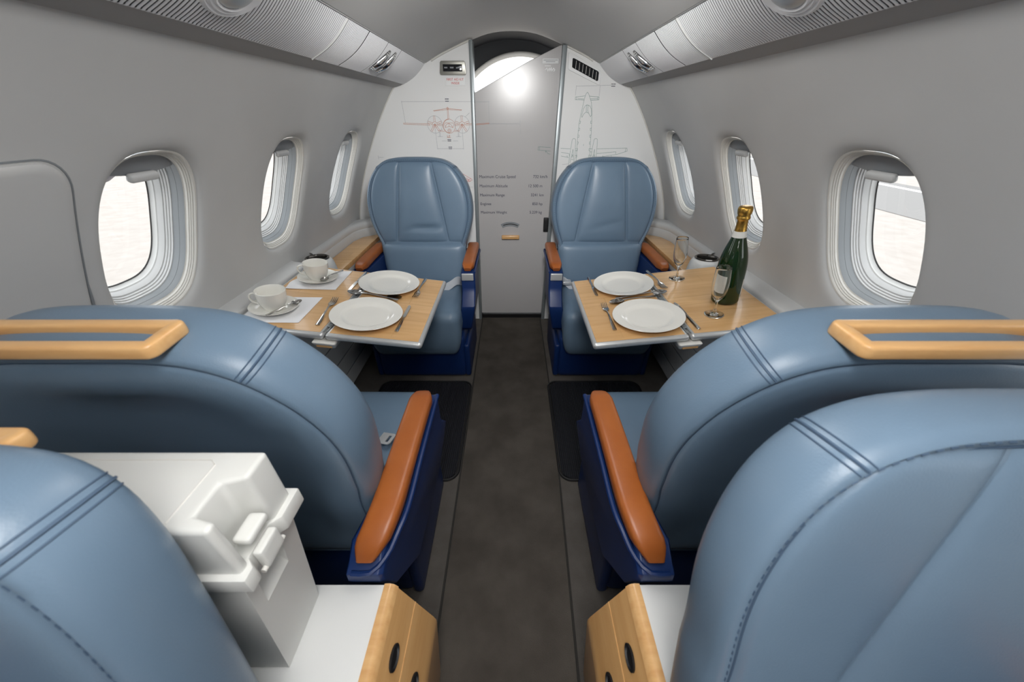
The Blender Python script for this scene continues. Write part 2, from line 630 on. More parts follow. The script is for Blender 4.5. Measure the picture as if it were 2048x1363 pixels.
# floor
def slab(name, x0, x1, y0, y1, z0, z1, m, bevel=0.0, parent=None):
    b = MB().box(((x0 + x1) / 2, (y0 + y1) / 2, (z0 + z1) / 2), (x1 - x0, y1 - y0, z1 - z0))
    return b.build(name, m, parent, smooth=30, bevel=bevel)
struct(slab('floor', -1.0, 1.0, CABIN_A, 2.75, -.03, 0, M['floor']))
def strip(name, pts_l, pts_r, z0, z1, m):
    poly = pts_l + pts_r[::-1]
    return struct(MB().prism(poly, 'z', z0, z1).build(name, m, None, smooth=30, bevel=.0015))
strip('trim_2', [(-.218, CABIN_A), (-.218, 2.33)], [(.176, CABIN_A), (.176, .25), (.208, 1.3), (.208, 2.33)], 0.0, .005, M['carpet'])
for nm, xa, xb in (('trim_3', -.2195, -.2265), ('trim_4', .2095, .2165)):
    if xa < 0:
        strip(nm, [(xb, CABIN_A), (xb, 2.33)], [(xa, CABIN_A), (xa, 2.33)], 0, .007, M['binding'])
    else:
        strip(nm, [(.1775, CABIN_A), (.1775, .25), (xa, 1.3), (xa, 2.33)], [(.1845, CABIN_A), (.1845, .25), (xb, 1.3), (xb, 2.33)], 0, .007, M['binding'])

# aft end of the cabin, behind the camera
AFT = [(-wx(z), z) for z in np.linspace(0, 1.52, 24)] + [(x, z) for x, z in prof] + [(wx(z), z) for z in np.linspace(1.52, 0, 24)]
struct(MB().prism(AFT, 'y', CABIN_A - .03, CABIN_A).build('wall_back', M['bulk'], None, smooth=0))

# ------------------------------------------------------------------ front bulkhead, sliding door and what lies beyond
def bulk_poly(s, xin, xbot):
    p = []
    zs = list(np.linspace(0, 1.43, 26))
    for z in zs:
        p.append((s * (wx(z) + .004), z))
    p += [(s * .588, 1.443), (s * .466, 1.53)]
    for x, z in half[::-1]:
        if x < .45 and x > xin + .005:
            p.append((s * x, z + .002))
    zi = float(np.interp(xin, [h[0] for h in half], [h[1] for h in half]))
    p += [(s * xin, zi), (s * xbot, 0)]
    return p
wfl = struct(MB().prism(bulk_poly(-1, .212, .238), 'y', CABIN_B, CABIN_B + .025).build('wall_front_left', M['bulk'], None, smooth=0))
wfr = struct(MB().prism(bulk_poly(1, .276, .236), 'y', CABIN_B, CABIN_B + .025).build('wall_front_right', M['bulk'], None, smooth=0))
def post(name, xt, xb, zt, w):
    return struct(MB().add([(xb - w, 2.318, 0), (xb + w, 2.318, 0), (xt + w, 2.318, zt), (xt - w, 2.318, zt),
                            (xb - w, 2.40, 0), (xb + w, 2.40, 0), (xt + w, 2.40, zt), (xt - w, 2.40, zt)],
                           [(0, 1, 2, 3), (7, 6, 5, 4), (0, 4, 5, 1), (1, 5, 6, 2), (2, 6, 7, 3), (3, 7, 4, 0)]).build(name, M['alupaint'], None, smooth=30, bevel=.004))
post('trim_5', -.211, -.238, 1.622, .010)
post('trim_6', .272, .232, 1.602, .012)
# thin pale edge that caps the bulkhead under ceiling and along the walls
for nm, s, xin in (('trim_7', -1, .2), ('trim_8', 1, .26)):
    pts = [(s * (wx(z) - .004), 2.326, z) for z in np.linspace(.70, 1.43, 20)]
    MBt = MB().tube(pts, .0035, 6)
    pts2 = [(s * x, 2.325, z - .004) for x, z in half if x > xin and x < .45]
    MBt.tube(pts2, .005, 6)
    struct(MBt.build(nm, M['cream'], None))

# sliding door
door = struct(empty('door_1', (0, 2.36, 0)))
DP = [(-.236, .035), (.225, .035), (.268, 1.598), (.262, 1.606), (.25, 1.604), (.09, 1.541), (-.209, 1.402)]
db = MB().prism(DP, 'y', 0, .022).build('door_leaf', M['door'], door, smooth=0, bevel=.003)
rows = [('Maximum Cruise Speed', '732', 'km/h', .982), ('Maximum Altitude', '12 500', 'm', .929), ('Maximum Range', '3241', 'km', .876), ('Engines', '850', 'hp', .823), ('Maximum Weight', '5.239', 'kg', .771)]
it = []
for i, (a, n_, u, z) in enumerate(rows):
    it.append((a, .0235, -.203, -.001, z - .008, 'LEFT'))
    it.append((n_, .0235, .165, -.001, z - .008, 'RIGHT'))
    it.append((u, .0235, .172, -.001, z - .008, 'LEFT'))
o = text_object('lettering', it, M['navy'], door)
MB().box((-.010, -.012, .613), (.118, .022, .026), .006, 2).build('door_pull', M['maple_solid'], door)
b = MB()
arc = []
for i in range(15):
    t = math.radians(60 + 60 * i / 14)
    arc.append(((.125) * math.cos(t) - .012, .125 * math.sin(t) + .585))
arc2 = [((.098) * math.cos(math.radians(120 - 60 * i / 14)) - .012, .098 * math.sin(math.radians(120 - 60 * i / 14)) + .585) for i in range(15)]
MB().prism(arc + arc2, 'y', -.002, 0).build('instruction_plate', M['midgrey'], door, smooth=0)
a3 = [[(.117 * math.cos(math.radians(112 - 44 * i / 10)) - .012, .109 * math.sin(math.radians(112 - 44 * i / 10)) + .587), (.117 * math.cos(math.radians(109.5 - 44 * i / 10)) - .012, .109 * math.sin(math.radians(109.5 - 44 * i / 10)) + .588)] for i in range(11)]
line_art('plate_marks', a3, .005, -.0025, M['black'], door)
MB().box((.222, -.006, .693), (.030, .012, .092), .004, 2).build('door_latch', M['black'], door)
MB().box((.204, -.0015, 1.540), (.085, .002, .021), .0008, 1).build('placard', M['whiteink'], door)
line_art('placard_marks', [[(.168, 1.544), (.240, 1.544)], [(.180, 1.537), (.228, 1.537)]], .0028, -.003, M['faint_ink'], door)
line_art('white_emblem', [[(.176, 1.520), (.205, 1.520)], [(.186, 1.512), (.192, 1.498), (.199, 1.511), (.203, 1.499), (.209, 1.512), (.213, 1.499), (.222, 1.510), (.229, 1.503), (.224, 1.498)], [(.183, 1.508), (.178, 1.504)]], .0045, -.001, M['whiteink'], door)
# parts of the drawings that run over the door
line_art('orange_drawing', [[(-.205, 1.257), (-.131, 1.262), (-.131, 1.258), (-.205, 1.253)]], .0016, -.001, M['orange_ink'], door)
line_art('dimension_lines', [[(-.206, 1.362), (-.128, 1.362)], [(-.130, 1.365), (-.130, 1.262)], [(-.13, 1.258), (.045, 1.258)], [(.047, 1.275), (.047, 1.262)], [(.049, 1.232), (.048, 1.207)], [(.045, 1.256), (.047, 1.246)]], .0013, -.001, M['faint_ink'], door)
line_art('green_drawing', [[(.228, 1.139), (.156, 1.143), (.154, 1.126), (.228, 1.120)], [(.163, 1.143), (.163, 1.125)], [(.200, 1.122), (.215, 1.106), (.228, 1.104)], [(.2, 1.113), (.2, 1.121)]], .0015, -.001, M['green_ink'], door)
struct(slab('threshold', -.25, .26, 2.345, 2.40, 0, .03, M['black']))
bpy.data.objects['threshold'].name = 'trim_9'

# compartment beyond the door: vault with its shade painted in, pale side wall, arched frame
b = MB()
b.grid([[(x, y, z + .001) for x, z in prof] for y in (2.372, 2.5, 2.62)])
struct(b.build('ceiling_front', M['vault_shade'], None, smooth=70))
struct(slab('wall_left_front', -.26, -.222, 2.40, 2.62, 0, 1.60, M['bulk']))
o = tag(empty('latch', (-.222, 2.50, 1.485)), 'small black latch on the pale wall seen past the door top', 'latch')
MB().box((.003, -.035, .004), (.008, .018, .055), .002, 1).build('catch', M['black'], o)
MB().box((.003, .03, -.02), (.008, .008, .05), .002, 1).build('slot', M['black'], o)
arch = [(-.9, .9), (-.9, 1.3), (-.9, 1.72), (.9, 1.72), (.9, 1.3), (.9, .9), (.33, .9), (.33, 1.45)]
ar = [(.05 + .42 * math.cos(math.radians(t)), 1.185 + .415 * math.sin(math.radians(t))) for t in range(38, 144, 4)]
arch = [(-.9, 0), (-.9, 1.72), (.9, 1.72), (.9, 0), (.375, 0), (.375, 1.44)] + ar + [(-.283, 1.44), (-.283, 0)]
struct(MB().prism(arch, 'y', 2.62, 2.64).build('wall_front_arch', M['vault_shade'], None, smooth=0))
struct(MB().tube([(x, 2.613, z - .002) for x, z in ar], .013, 10).build('trim_10', M['cream'], None))

# ---- drawings printed on the left bulkhead panel
yb_ = CABIN_B - .0008
F = []
fx, fz = -.3565, 1.247
F.append(circle(fx, fz, .0345, .0345))
F.append(circle(fx, fz, .0325, .0325, 90, 270))
F.append(circle(fx - .002, fz - .012, .021, .024, 10, 170))
F.append([(fx - .026, fz + .010), (fx - .020, fz + .016), (fx + .020, fz + .016), (fx + .027, fz + .010), (fx + .022, fz - .006), (fx, fz - .001), (fx - .022, fz - .006), (fx - .026, fz + .010)])
F.append([(fx, fz + .016), (fx, fz)])
F.append(circle(fx, fz - .022, .010, .009))
F.append(circle(fx, fz - .022, .005, .004))
F.append([(fx - .004, fz + .034), (fx - .003, fz + .086)])
F.append([(fx + .002, fz + .034), (fx + .001, fz + .086)])
F.append(circle(fx - .001, fz + .084, .004, .006))
F.append([(-.436, 1.321), (-.362, 1.331), (-.28, 1.325), (-.282, 1.322), (-.357, 1.326), (-.434, 1.3185), (-.436, 1.321)])
F.append([(-.613, 1.262), (-.47, 1.258), (-.465, 1.252), (-.613, 1.257), (-.613, 1.262)])
F.append([(-.42, 1.257), (-.391, 1.256)]); F.append([(-.42, 1.251), (-.391, 1.249)])
F.append([(-.322, 1.256), (-.30, 1.257)]); F.append([(-.322, 1.249), (-.30, 1.251)])
F.append([(-.262, 1.258), (-.226, 1.259)]); F.append([(-.262, 1.252), (-.226, 1.254)])
F.append([(-.422, 1.226), (-.395, 1.228)]); F.append([(-.412, 1.221), (-.385, 1.222)])
F.append([(-.325, 1.227), (-.303, 1.226)]); F.append([(-.33, 1.221), (-.303, 1.222)])
for px_ in (-.4365, -.2825):
    F.append(circle(px_, 1.254, .015, .014))
    F.append(circle(px_, 1.252, .008, .006)); F.append(circle(px_ - .002, 1.252, .004)); F.append(circle(px_ + .003, 1.252, .004))
    for kk in range(5):
        t = math.radians(90 + 72 * kk)
        c_, s_ = math.cos(t), math.sin(t)
        F.append([(px_ + c_ * .015 - s_ * .004, 1.255 + s_ * .015 + c_ * .004), (px_ + c_ * .042 - s_ * .004, 1.255 + s_ * .042 + c_ * .004), (px_ + c_ * .042 + s_ * .004, 1.255 + s_ * .042 - c_ * .004), (px_ + c_ * .015 + s_ * .004, 1.255 + s_ * .015 - c_ * .004)])
F.append([(-.372, 1.203), (-.371, 1.194), (-.358, 1.194), (-.357, 1.203), (-.365, 1.200)]); F.append([(-.375, 1.192), (-.353, 1.192)])
line_art('aircraft_drawing', F, .0014, yb_, M['orange_ink'], wfl)
D = [[(-.607, 1.362), (-.37, 1.3625)], [(-.345, 1.3625), (-.222, 1.362)], [(-.607, 1.365), (-.602, 1.262)], [(-.607, 1.359), (-.607, 1.365)],
     circle(-.4365, 1.255, .042), circle(-.2825, 1.255, .042),
     [(-.437, 1.235), (-.435, 1.132)], [(-.283, 1.235), (-.283, 1.132)], [(-.435, 1.135), (-.372, 1.135)], [(-.345, 1.135), (-.283, 1.135)],
     [(-.405, 1.174), (-.378, 1.174)], [(-.342, 1.174), (-.312, 1.174)], [(-.416, 1.217), (-.416, 1.198), (-.411, 1.198), (-.411, 1.217)], [(-.309, 1.217), (-.309, 1.198), (-.304, 1.198), (-.304, 1.217)],
     [(-.427, 1.196), (-.399, 1.196)], [(-.32, 1.196), (-.292, 1.196)], [(-.262, 1.292), (-.238, 1.31)],
     [(-.305, .927), (-.24, .927)], [(-.236, .842), (-.244, .842)], [(-.79, 1.09), (-.76, 1.09)], [(-.79, 1.08), (-.79, 1.10)]]
line_art('dimension_lines', D, .0012, yb_ - .0006, M['faint_ink'], wfl)
N_ = []
for cx, cz in ((-.357, 1.374), (-.357, 1.364), (-.362, 1.181), (-.362, 1.174), (-.36, 1.143), (-.36, 1.135)):
    N_ += [[(cx - .009, cz), (cx - .002, cz)], [(cx + .001, cz), (cx + .009, cz)]]
line_art('dimension_figures', N_, .0032, yb_ - .001, M['navy'], wfl)
R_ = [[(-.296, 1.000), (-.262, .981), (-.246, .972), (-.243, .967), (-.252, .962), (-.29, .962)], [(-.29, .968), (-.262, .970), (-.25, .974)], [(-.285, .964), (-.28, .969), (-.27, .970), (-.262, .966)], [(-.27, .963), (-.265, .967)], [(-.29, .959), (-.262, .958), (-.253, .961)], [(-.288, .975), (-.268, .977)]]
line_art('side_view_drawing', R_, .0014, yb_ - .0003, M['red'], wfl)
# ---- top view on the right panel
G = []
fus = [(.410, 1.405), (.402, 1.395), (.396, 1.372), (.392, 1.345), (.384, 1.300), (.379, 1.260), (.378, 1.200), (.379, 1.150), (.381, 1.09), (.384, 1.04)]
G.append(fus)
G.append([(.41, 1.405), (.4185, 1.395), (.427, 1.378), (.437, 1.358), (.444, 1.320), (.449, 1.276), (.453, 1.220), (.455, 1.160), (.459, 1.100), (.462, 1.04)])
G.append([(.398, 1.388), (.347, 1.383), (.347, 1.371), (.394, 1.369)]); G.append([(.424, 1.387), (.476, 1.383), (.476, 1.370), (.434, 1.368)])
G.append([(.353, 1.383), (.353, 1.371)]); G.append([(.470, 1.383), (.470, 1.370)]); G.append([(.36, 1.376), (.394, 1.374)]); G.append([(.43, 1.374), (.47, 1.376)])
G.append([(.390, 1.300), (.397, 1.330), (.405, 1.343), (.413, 1.347), (.421, 1.346), (.431, 1.342), (.440, 1.328), (.445, 1.302), (.440, 1.292), (.427, 1.309), (.413, 1.314), (.402, 1.307), (.392, 1.289), (.390, 1.300)])
G.append([(.413, 1.347), (.412, 1.330), (.414, 1.314)]); G.append([(.421, 1.346), (.420, 1.322), (.427, 1.309)])
for i in range(7):
    z = 1.272 - .034 * i
    xl = .3815 - .0007 * i
    G.append([(xl, z), (xl + .005, z - .001), (xl + .004, z - .012), (xl - .001, z - .012)])
    xr = .449 + .0016 * i
    G.append([(xr, z), (xr - .005, z - .001), (xr - .004, z - .012), (xr + .001, z - .012)])
for s_, x0 in ((-1, .357), (1, .483)):
    G.append([(x0 - .020, 1.04), (x0 - .015, 1.12), (x0 - .009, 1.180), (x0 - .004, 1.186), (x0 + .006, 1.186), (x0 + .011, 1.180), (x0 + .014, 1.12), (x0 + .018, 1.04)])
    G.append([(x0 - .012, 1.06), (x0, 1.132), (x0 + .011, 1.06)]); G.append([(x0 - .004, 1.09), (x0, 1.105), (x0 + .004, 1.09)]); G.append([(x0 - .006, 1.078), (x0 + .006, 1.078)])
G.append([(.285, 1.137), (.340, 1.134)]); G.append([(.375, 1.134), (.372, 1.134)])
G.append([(.29, 1.116), (.338, 1.109), (.338, 1.095)]); G.append([(.29, 1.097), (.337, 1.089)]); G.append([(.372, 1.125), (.379, 1.125)])
G.append([(.372, 1.1), (.380, 1.098)])
G.append([(.499, 1.134), (.672, 1.138), (.675, 1.122), (.620, 1.106), (.5, 1.089)]); G.append([(.5, 1.11), (.61, 1.119), (.61, 1.107)]); G.append([(.665, 1.138), (.664, 1.120)])
G.append([(.456, 1.134), (.469, 1.134)]); G.append([(.457, 1.118), (.470, 1.118)]); G.append([(.46, 1.1), (.469, 1.1)])
G.append([(.416, 1.158), (.416, 1.150)])
for x in (.325, .535, .585):
    G.append([(x, 1.1), (x + .002, 1.09)])
line_art('aircraft_drawing', G, .0014, yb_, M['green_ink'], wfr)
line_art('dimension_lines', [[(.347, 1.431), (.532, 1.435)], [(.347, 1.434), (.346, 1.39)], [(.475, 1.434), (.476, 1.388)], [(.347, 1.428), (.347, 1.434)], [(.30, 1.052), (.335, 1.055)]], .0012, yb_, M['faint_ink'], wfr)
line_art('dimension_figures', [[(.535, 1.440), (.543, 1.440)], [(.547, 1.440), (.556, 1.440)], [(.536, 1.431), (.555, 1.431)]], .0035, yb_, M['ink'], wfr)

# display, sign and air vent on the bulkhead
o = tag(empty('display_panel', (-.311, CABIN_B, 1.508)), 'grey-framed dark display above the first aid sign', 'display')
b = MB()
b.prism([(-.067, -.030), (.064, -.030), (.069, -.024), (.066, .024), (.060, .030), (-.060, .030), (-.066, .024), (-.071, -.022)], 'y', -.010, 0)
b.build('bezel', mat('bronze_grey_metal', (0.34, 0.335, 0.30), .38, .7), o, bevel=.003)
MB().box((-.001, -.0105, .000), (.101, .003, .030), .001, 1).build('screen', M['screen'], o)
line_art('screen_marks', [[(-.042, .001), (-.030, .001)], [(-.012, .001), (.002, .001)], [(.020, .000), (.042, .003)]], .006, -.0125, M['midgrey'], o)
o = tag(empty('sign', (-.304, CABIN_B, 1.452)), 'small white sign with red first aid kit lettering', 'sign')
MB().box((0, -.001, 0), (.108, .002, .040), .0008, 1).build('sign_plate', M['whiteink'], o)
text_object('lettering', [('FIRST AID KIT', .0150, 0, -.0025, .003, 'CENTER'), ('INSIDE', .0150, 0, -.0025, -.013, 'CENTER')], M['red'], o)
o = tag(empty('air_vent', (.386, CABIN_B, 1.502)), 'slanted white air vent with seven slats on the bulkhead', 'air vent')
V = [(-.093, .069), (-.087, .073), (.082, -.005), (.088, -.014), (.088, -.060), (.082, -.066), (.072, -.064), (-.086, -.002), (-.091, .006)]
b = MB().prism(V, 'y', -.008, 0)
b.build('frame', M['whiteink'], o, bevel=.003)
V2 = [(-.071, .044), (-.066, .047), (.068, -.008), (.073, -.014), (.073, -.046), (.068, -.050), (-.066, .006), (-.071, .010)]
MB().prism(V2, 'y', -.0095, -.007).build('opening', M['screen'], o)
b = MB()
for i in range(7):
    x = -.052 + .0185 * i
    zt, zb_ = .042 - .0545 * (x + .066) / .134 - .001, .006 - .056 * (x + .066) / .134 + .003
    b.tube([(x, -.011, zb_), (x + .001, -.011, zt)], .0011, 6)
b.build('slats', M['cream'], o)

# ------------------------------------------------------------------ overhead panels
def psu_pt(s, q, y, d=0.0):
    """q 0 = upper edge, 1 = lower edge; d = depth towards the cabin"""
    x, z = .460 + .130 * q, 1.529 - .089 * q
    bul = .010 * math.sin(math.pi * q)
    nx, nz = -.565, -.825
    x, z = x + nx * (bul + d), z + nz * (bul + d)
    if q > .93:
        x -= .25 * (q - .93) * .2
    return (s * x, y, z)
def overhead(s, label):
    o = tag(empty('overhead_panel', (s * .525, .6, 1.485)), label, 'overhead panel', 'ribbed overhead panels')
    off = Matrix.Translation((-s * .525, -.6, -1.485))
    P = lambda q, y, d=0.0: off @ Vector(psu_pt(s, q, y, d))
    pitch = .0095
    def ribbed(y0, y1, name, dome=None, slots=None):
        b = MB()
        n = max(1, round((y1 - y0) / pitch))
        rows = []
        qs = [0, .02] + list(np.linspace(.06, .93, 14)) + [.965, .985, 1.0]
        for i in range(n * 6 + 1):
            y = y0 + (y1 - y0) * i / (n * 6)
            h = .0045 * abs(math.sin(math.pi * i / 6)) ** .6
            r = []
            for q in qs:
                d = h
                if q > .96:
                    d -= .004 * ((q - .96) / .04) ** 2
                r.append(P(q, y, d))
            rows.append(r)
        b.grid(rows)
        r_ = b.build(name, M['rib'], o, smooth=60, weld=False)
        r_.data.materials.append(M['groove'])
        mq = len(qs) - 1
        for fi, p in enumerate(r_.data.polygons):
            if (fi // mq) % 6 in (0, 5):
                p.material_index = 1  # shade between the ribs painted as a dark colour
        return r_
    ribbed(-1.88, 1.303, 'ribbed_cover')
    ribbed(1.309, 1.484, 'ribbed_cover')
    ribbed(1.490, 1.690, 'ribbed_cover')
    ribbed(1.694, 1.874, 'ribbed_cover')
    ribbed(1.878, 2.328, 'ribbed_cover')
    MB().tube([P(q, 1.306, .0028) for q in np.linspace(0, 1, 12)], .0035, 6).build('joint_strip', M['white'], o)
    for y in (1.487, 1.692, 1.876):
        MB().tube([P(q, y, .000) for q in np.linspace(0.01, .99, 12)], .0022, 6).build('joint_gap', M['black'], o)
    # pale bead along the upper edge
    MB().tube([P(-.02, y, .001) for y in np.linspace(-1.88, 2.325, 20)], .0035, 6).build('edge_bead', M['white'], o)
    # pair of crossed reading light slots with chrome lamps
    for qa, ya, qb, yb2 in ((.13, 1.750, .76, 1.715), (.11, 1.822, .79, 1.802)):
        n = 14
        mid = [(qa + (qb - qa) * i / n, ya + (yb2 - ya) * i / n) for i in range(n + 1)]
        rad = [.003 + .016 * math.sin(math.pi * min(1, (i + .6) / (n + 1.2))) ** .8 for i in range(n + 1)]
        def lens_body(k, d0, rise):
            rows = []
            for (q, y), r in zip(mid, rad):
                rows.append([P(q, y + k * r * math.cos(math.pi * j / 12), d0 + rise * r * math.sin(math.pi * j / 12)) for j in range(13)])
            return MB().grid(rows)
        hs = lens_body(1.25, .0046, .10).build('reading_light', M['groove'], o)
        lens_body(.85, .005, .75).build('lamp_body', M['chrome'], hs)
        for i in (1, 2, 12, 13):
            q, y = mid[i]
            MB().tube([P(q, y - rad[i] * 1.2, .007), P(q, y, .007 + rad[i] * .7), P(q, y + rad[i] * 1.2, .007)], .0016, 5).build('lamp_stripe', M['white'], hs)
    # round speaker boss
    c = P(.32, .865, .003)
    ez = Vector((-s * .565, 0, -.825))
    ex = Vector((0, 1, 0))
    ey = ez.cross(ex)
    R3 = Matrix((ex, ey, ez)).transposed()
    for nm, pf, m in (('ribbed_ring', [(.062, 0), (.060, .004), (.056, .006), (.052, .004), (.048, .008), (.044, .006), (.040, .010), (.036, .008)], M['rib']), ('dome', [(.038, .004), (.037, .007), (.031, .011), (.020, .014), (.008, .0155), (.0005, .0157)], M['alu'])):
        b = MB()
        for r, z in [(0, 0)][:0]:
            pass
        rows = [[c + R3 @ Vector((1.25 * r * math.cos(2 * math.pi * j / 40), r * math.sin(2 * math.pi * j / 40), z)) for j in range(40)] for r, z in pf]
        b.grid(rows, closed=True)
        b.build(nm, m, o)
    return o
overhead(-1, 'ribbed silver overhead panel above the left windows')
overhead(1, 'ribbed silver overhead panel above the right windows')
# soffit between panel and wall
for nm, s in (('trim_11', -1), ('trim_12', 1)):
    b = MB()
    b.grid([[(s * x, y, z) for x, z in ((.580, 1.447), (.588, 1.439), (.600, 1.434), (.625, 1.427), (.652, 1.424), (.66, 1.45))] for y in np.linspace(CABIN_A, 2.329, 10)])
    struct(b.build(nm, M['soffit'], None, smooth=50))

# fill lights added out of view, standing in for bounced light from above
for y, pw, lab in ((-1.05, 1.0, 'added ceiling fill light farthest aft'), (-.05, 1.75, 'added ceiling fill light above the row nearest the camera'), (1.05, .68, 'added ceiling fill light above the two tables')):
    DIFF = emis('fill_diffuser', (1, .98, .96), CEIL_FILL_POWER * pw)
    o = tag(empty('ceiling_fill_light', (0.03, y, 1.652)), lab, 'lamp', 'added ceiling fill lights')
    MB().box((0, 0, 0), (.30, .66, .016), .006, 2).build('fill_frame', M['white'], o)
    rows = []
    for f, z in ((1, -.007), (1, -.016), (.97, -.028), (.9, -.038), (.75, -.045), (.4, -.049), (.001, -.050)):
        rows.append([(math.copysign(abs(math.cos(t)) ** .4, math.cos(t)) * .125 * f, math.copysign(abs(math.sin(t)) ** .3, math.sin(t)) * .31 * f, z) for t in [2 * math.pi * j / 48 for j in range(48)]])
    MB().grid(rows, closed=True).build('fill_light_diffuser', DIFF, o)

# spotlight added out of view to brighten the bulkhead
o = tag(empty('fill_spotlight', (.03, .42, 1.655)), 'small added ceiling spotlight out of view, brightening the bulkhead', 'lamp')
MB().lathe([(.0005, .004), (.05, .004), (.052, 0), (.05, -.006), (.0005, -.008)], 32).build('fill_mount', M['white'], o)
b = MB().lathe([(.034, -.03), (.037, -.028), (.037, .03), (.030, .036), (.0005, .037)], 32)
h = b.build('fill_head', M['alu'], o)
aim = Vector((.0, 2.33, 1.20)) - Vector((.03, .46, 1.60))
h.location = (0, .03, -.045)
h.rotation_euler = aim.to_track_quat('-Z', 'Y').to_euler()
l = bpy.data.lights.new('fill_spot_beam', 'SPOT')
l.energy = FILL_SPOT_POWER
l.spot_size = math.radians(85)
l.spot_blend = 1.0
l.shadow_soft_size = .085
l.color = (1, .99, .975)
lo = bpy.data.objects.new('fill_spot_beam', l)
COL.objects.link(lo)
lo.location = (.03, .50, 1.598)
lo.rotation_euler = aim.to_track_quat('-Z', 'Y').to_euler()

# ------------------------------------------------------------------ side sills, ledges and lower side panels
for nm, s in (('trim_13', -1), ('trim_14', 1)):
    b = MB()
    pf = [(1.0, .60), (1.0, .765), (.978, .757), (.968, .752), (.925, .746), (.918, .742), (.916, .735), (.916, .70), (.93, .60)]
    b.prism([(s * x, z) for x, z in pf], 'y', CABIN_A, 1.50)
    struct(b.build(nm, M['lightgrey'], None, smooth=50))
def side_ledge(s, label):
    o = tag(empty('side_ledge', (s * .88, 1.9, .60)), label, 'ledge')
    inv = Matrix.Translation((-s * .88, -1.9, -.60))
    def pts(lst):
        return [inv @ Vector((s * x, y, z)) for x, y, z in lst]
    b = MB()
    for f in (MB().prism([(.838, 1.515), (.955, 1.515), (.955, 2.10), (.93, 2.19), (.87, 2.24), (.838, 2.25)], 'z', .635, .66),):
        b.add(pts(f.v), f.f)
    b.build('wood_top', M['maple'], o, bevel=.002)
    # moulded cove that turns the corner at the bulkhead
    path = [(.972, 1.655, 0), (.972, 2.08, 0), (.955, 2.18, 0), (.90, 2.255, 0), (.80, 2.275, 0), (.66, 2.28, 0)]
    P = catmull([p[:2] for p in path], 26)
    rows = []
    sec = [(-.014, .0), (-.014, .045), (-.010, .050), (-.012, .056), (-.010, .072), (-.003, .082), (.008, .086), (.022, .088), (.06, .090)]
    for i, (x, y) in enumerate(P):
        a = Vector(P[max(0, i - 1)])
        c = Vector(P[min(len(P) - 1, i + 1)])
        t = (c - a).normalized()
        n = Vector((t.y, -t.x))   # outward
        if n.x < 0 and n.y < 0:
            n = -n
        rows.append([inv @ Vector((s * (x + n.x * u), y + n.y * u, .655 + v)) for u, v in sec])
    b = MB().grid(rows)
    b.build('cove_rail', M['lightgrey'], o, smooth=50)
    b = MB()
    for f in (MB().prism([(.838, .38), (.93, .38), (.945, .50), (.955, .634), (.838, .634)], 'y', 1.52, 2.25),):
        b.add(pts(f.v), f.f)
    b.build('body', M['lightgrey'], o)
    return o
side_ledge(-1, 'wood-topped side ledge beside the far left seat')
side_ledge(1, 'wood-topped side ledge beside the far right seat')
def cup_holder(s, label):
    o = tag(empty('cup_holder', (s * .905, 1.575, .662)), label, 'cup holder', 'round cup holders at the table ends')
    b = MB()
    n = 48
    rows = []
    for rr, z in ((.072, 0), (.070, .03), (.064, .062), (.056, .075), (.047, .079), (.044, .077), (.042, .045), (.0005, .044)):
        rows.append([(rr * math.cos(2 * math.pi * j / n) * 1.05, rr * math.sin(2 * math.pi * j / n) * .92, z) for j in range(n)])
    b.grid(rows, closed=True)
    b.build('housing', M['white'], o)
    b = MB()
    rows = [[(rr * math.cos(2 * math.pi * j / n) * 1.05, rr * math.sin(2 * math.pi * j / n) * .92, z) for j in range(n)] for rr, z in ((.050, .078), (.051, .083), (.047, .086), (.042, .084), (.040, .078), (.038, .05), (.0005, .049))]
    b.grid(rows, closed=True)
    b.build('ring', mat('dark_chrome', (.16, .15, .14), .15, .9), o)
    MB().box((-s * .012, -.066, .036), (.030, .008, .022), .004, 2).build('button', M['midgrey'], o)
    return o
cup_holder(-1, 'round cup holder on the sill behind the white cups')
cup_holder(1, 'round cup holder on the sill behind the champagne bottle')
for s, lab in ((-1, 'small dark outlet plate on the left ledge behind the far cup'), (1, 'small dark outlet plate on the right ledge near the tan armrest')):
    o = tag(empty('outlet_plate', (s * .83, 1.565, .6605), 0), lab, 'outlet')
    MB().box((0, 0, .002), (.06, .05, .006), .002, 2).build('plate', M['screen'], o)
    MB().box((0, .006, .0055), (.034, .010, .002), .0008, 1).build('grille', M['midgrey'], o)
# lower side wall panels with long seams
for nm, s in (('trim_15', -1), ('trim_16', 1)):
    b = MB()
    b.prism([(s * x, z) for x, z in ((.965, .015), (.90, .02), (.905, .10), (.912, .105), (.915, .19), (.922, .195), (.928, .29), (.935, .295), (.945, .56), (.98, .60))], 'y', CABIN_A, 2.2)
    struct(b.build(nm, M['lightgrey'], None, smooth=20))
    b = MB()
    for x, z in ((.9085, .1025), (.9185, .1925), (.9315, .2925)):
        b.tube([(s * x, -.5, z), (s * x, 2.19, z)], .003, 5)
    struct(b.build('seam', M['midgrey'], bpy.data.objects[nm]))

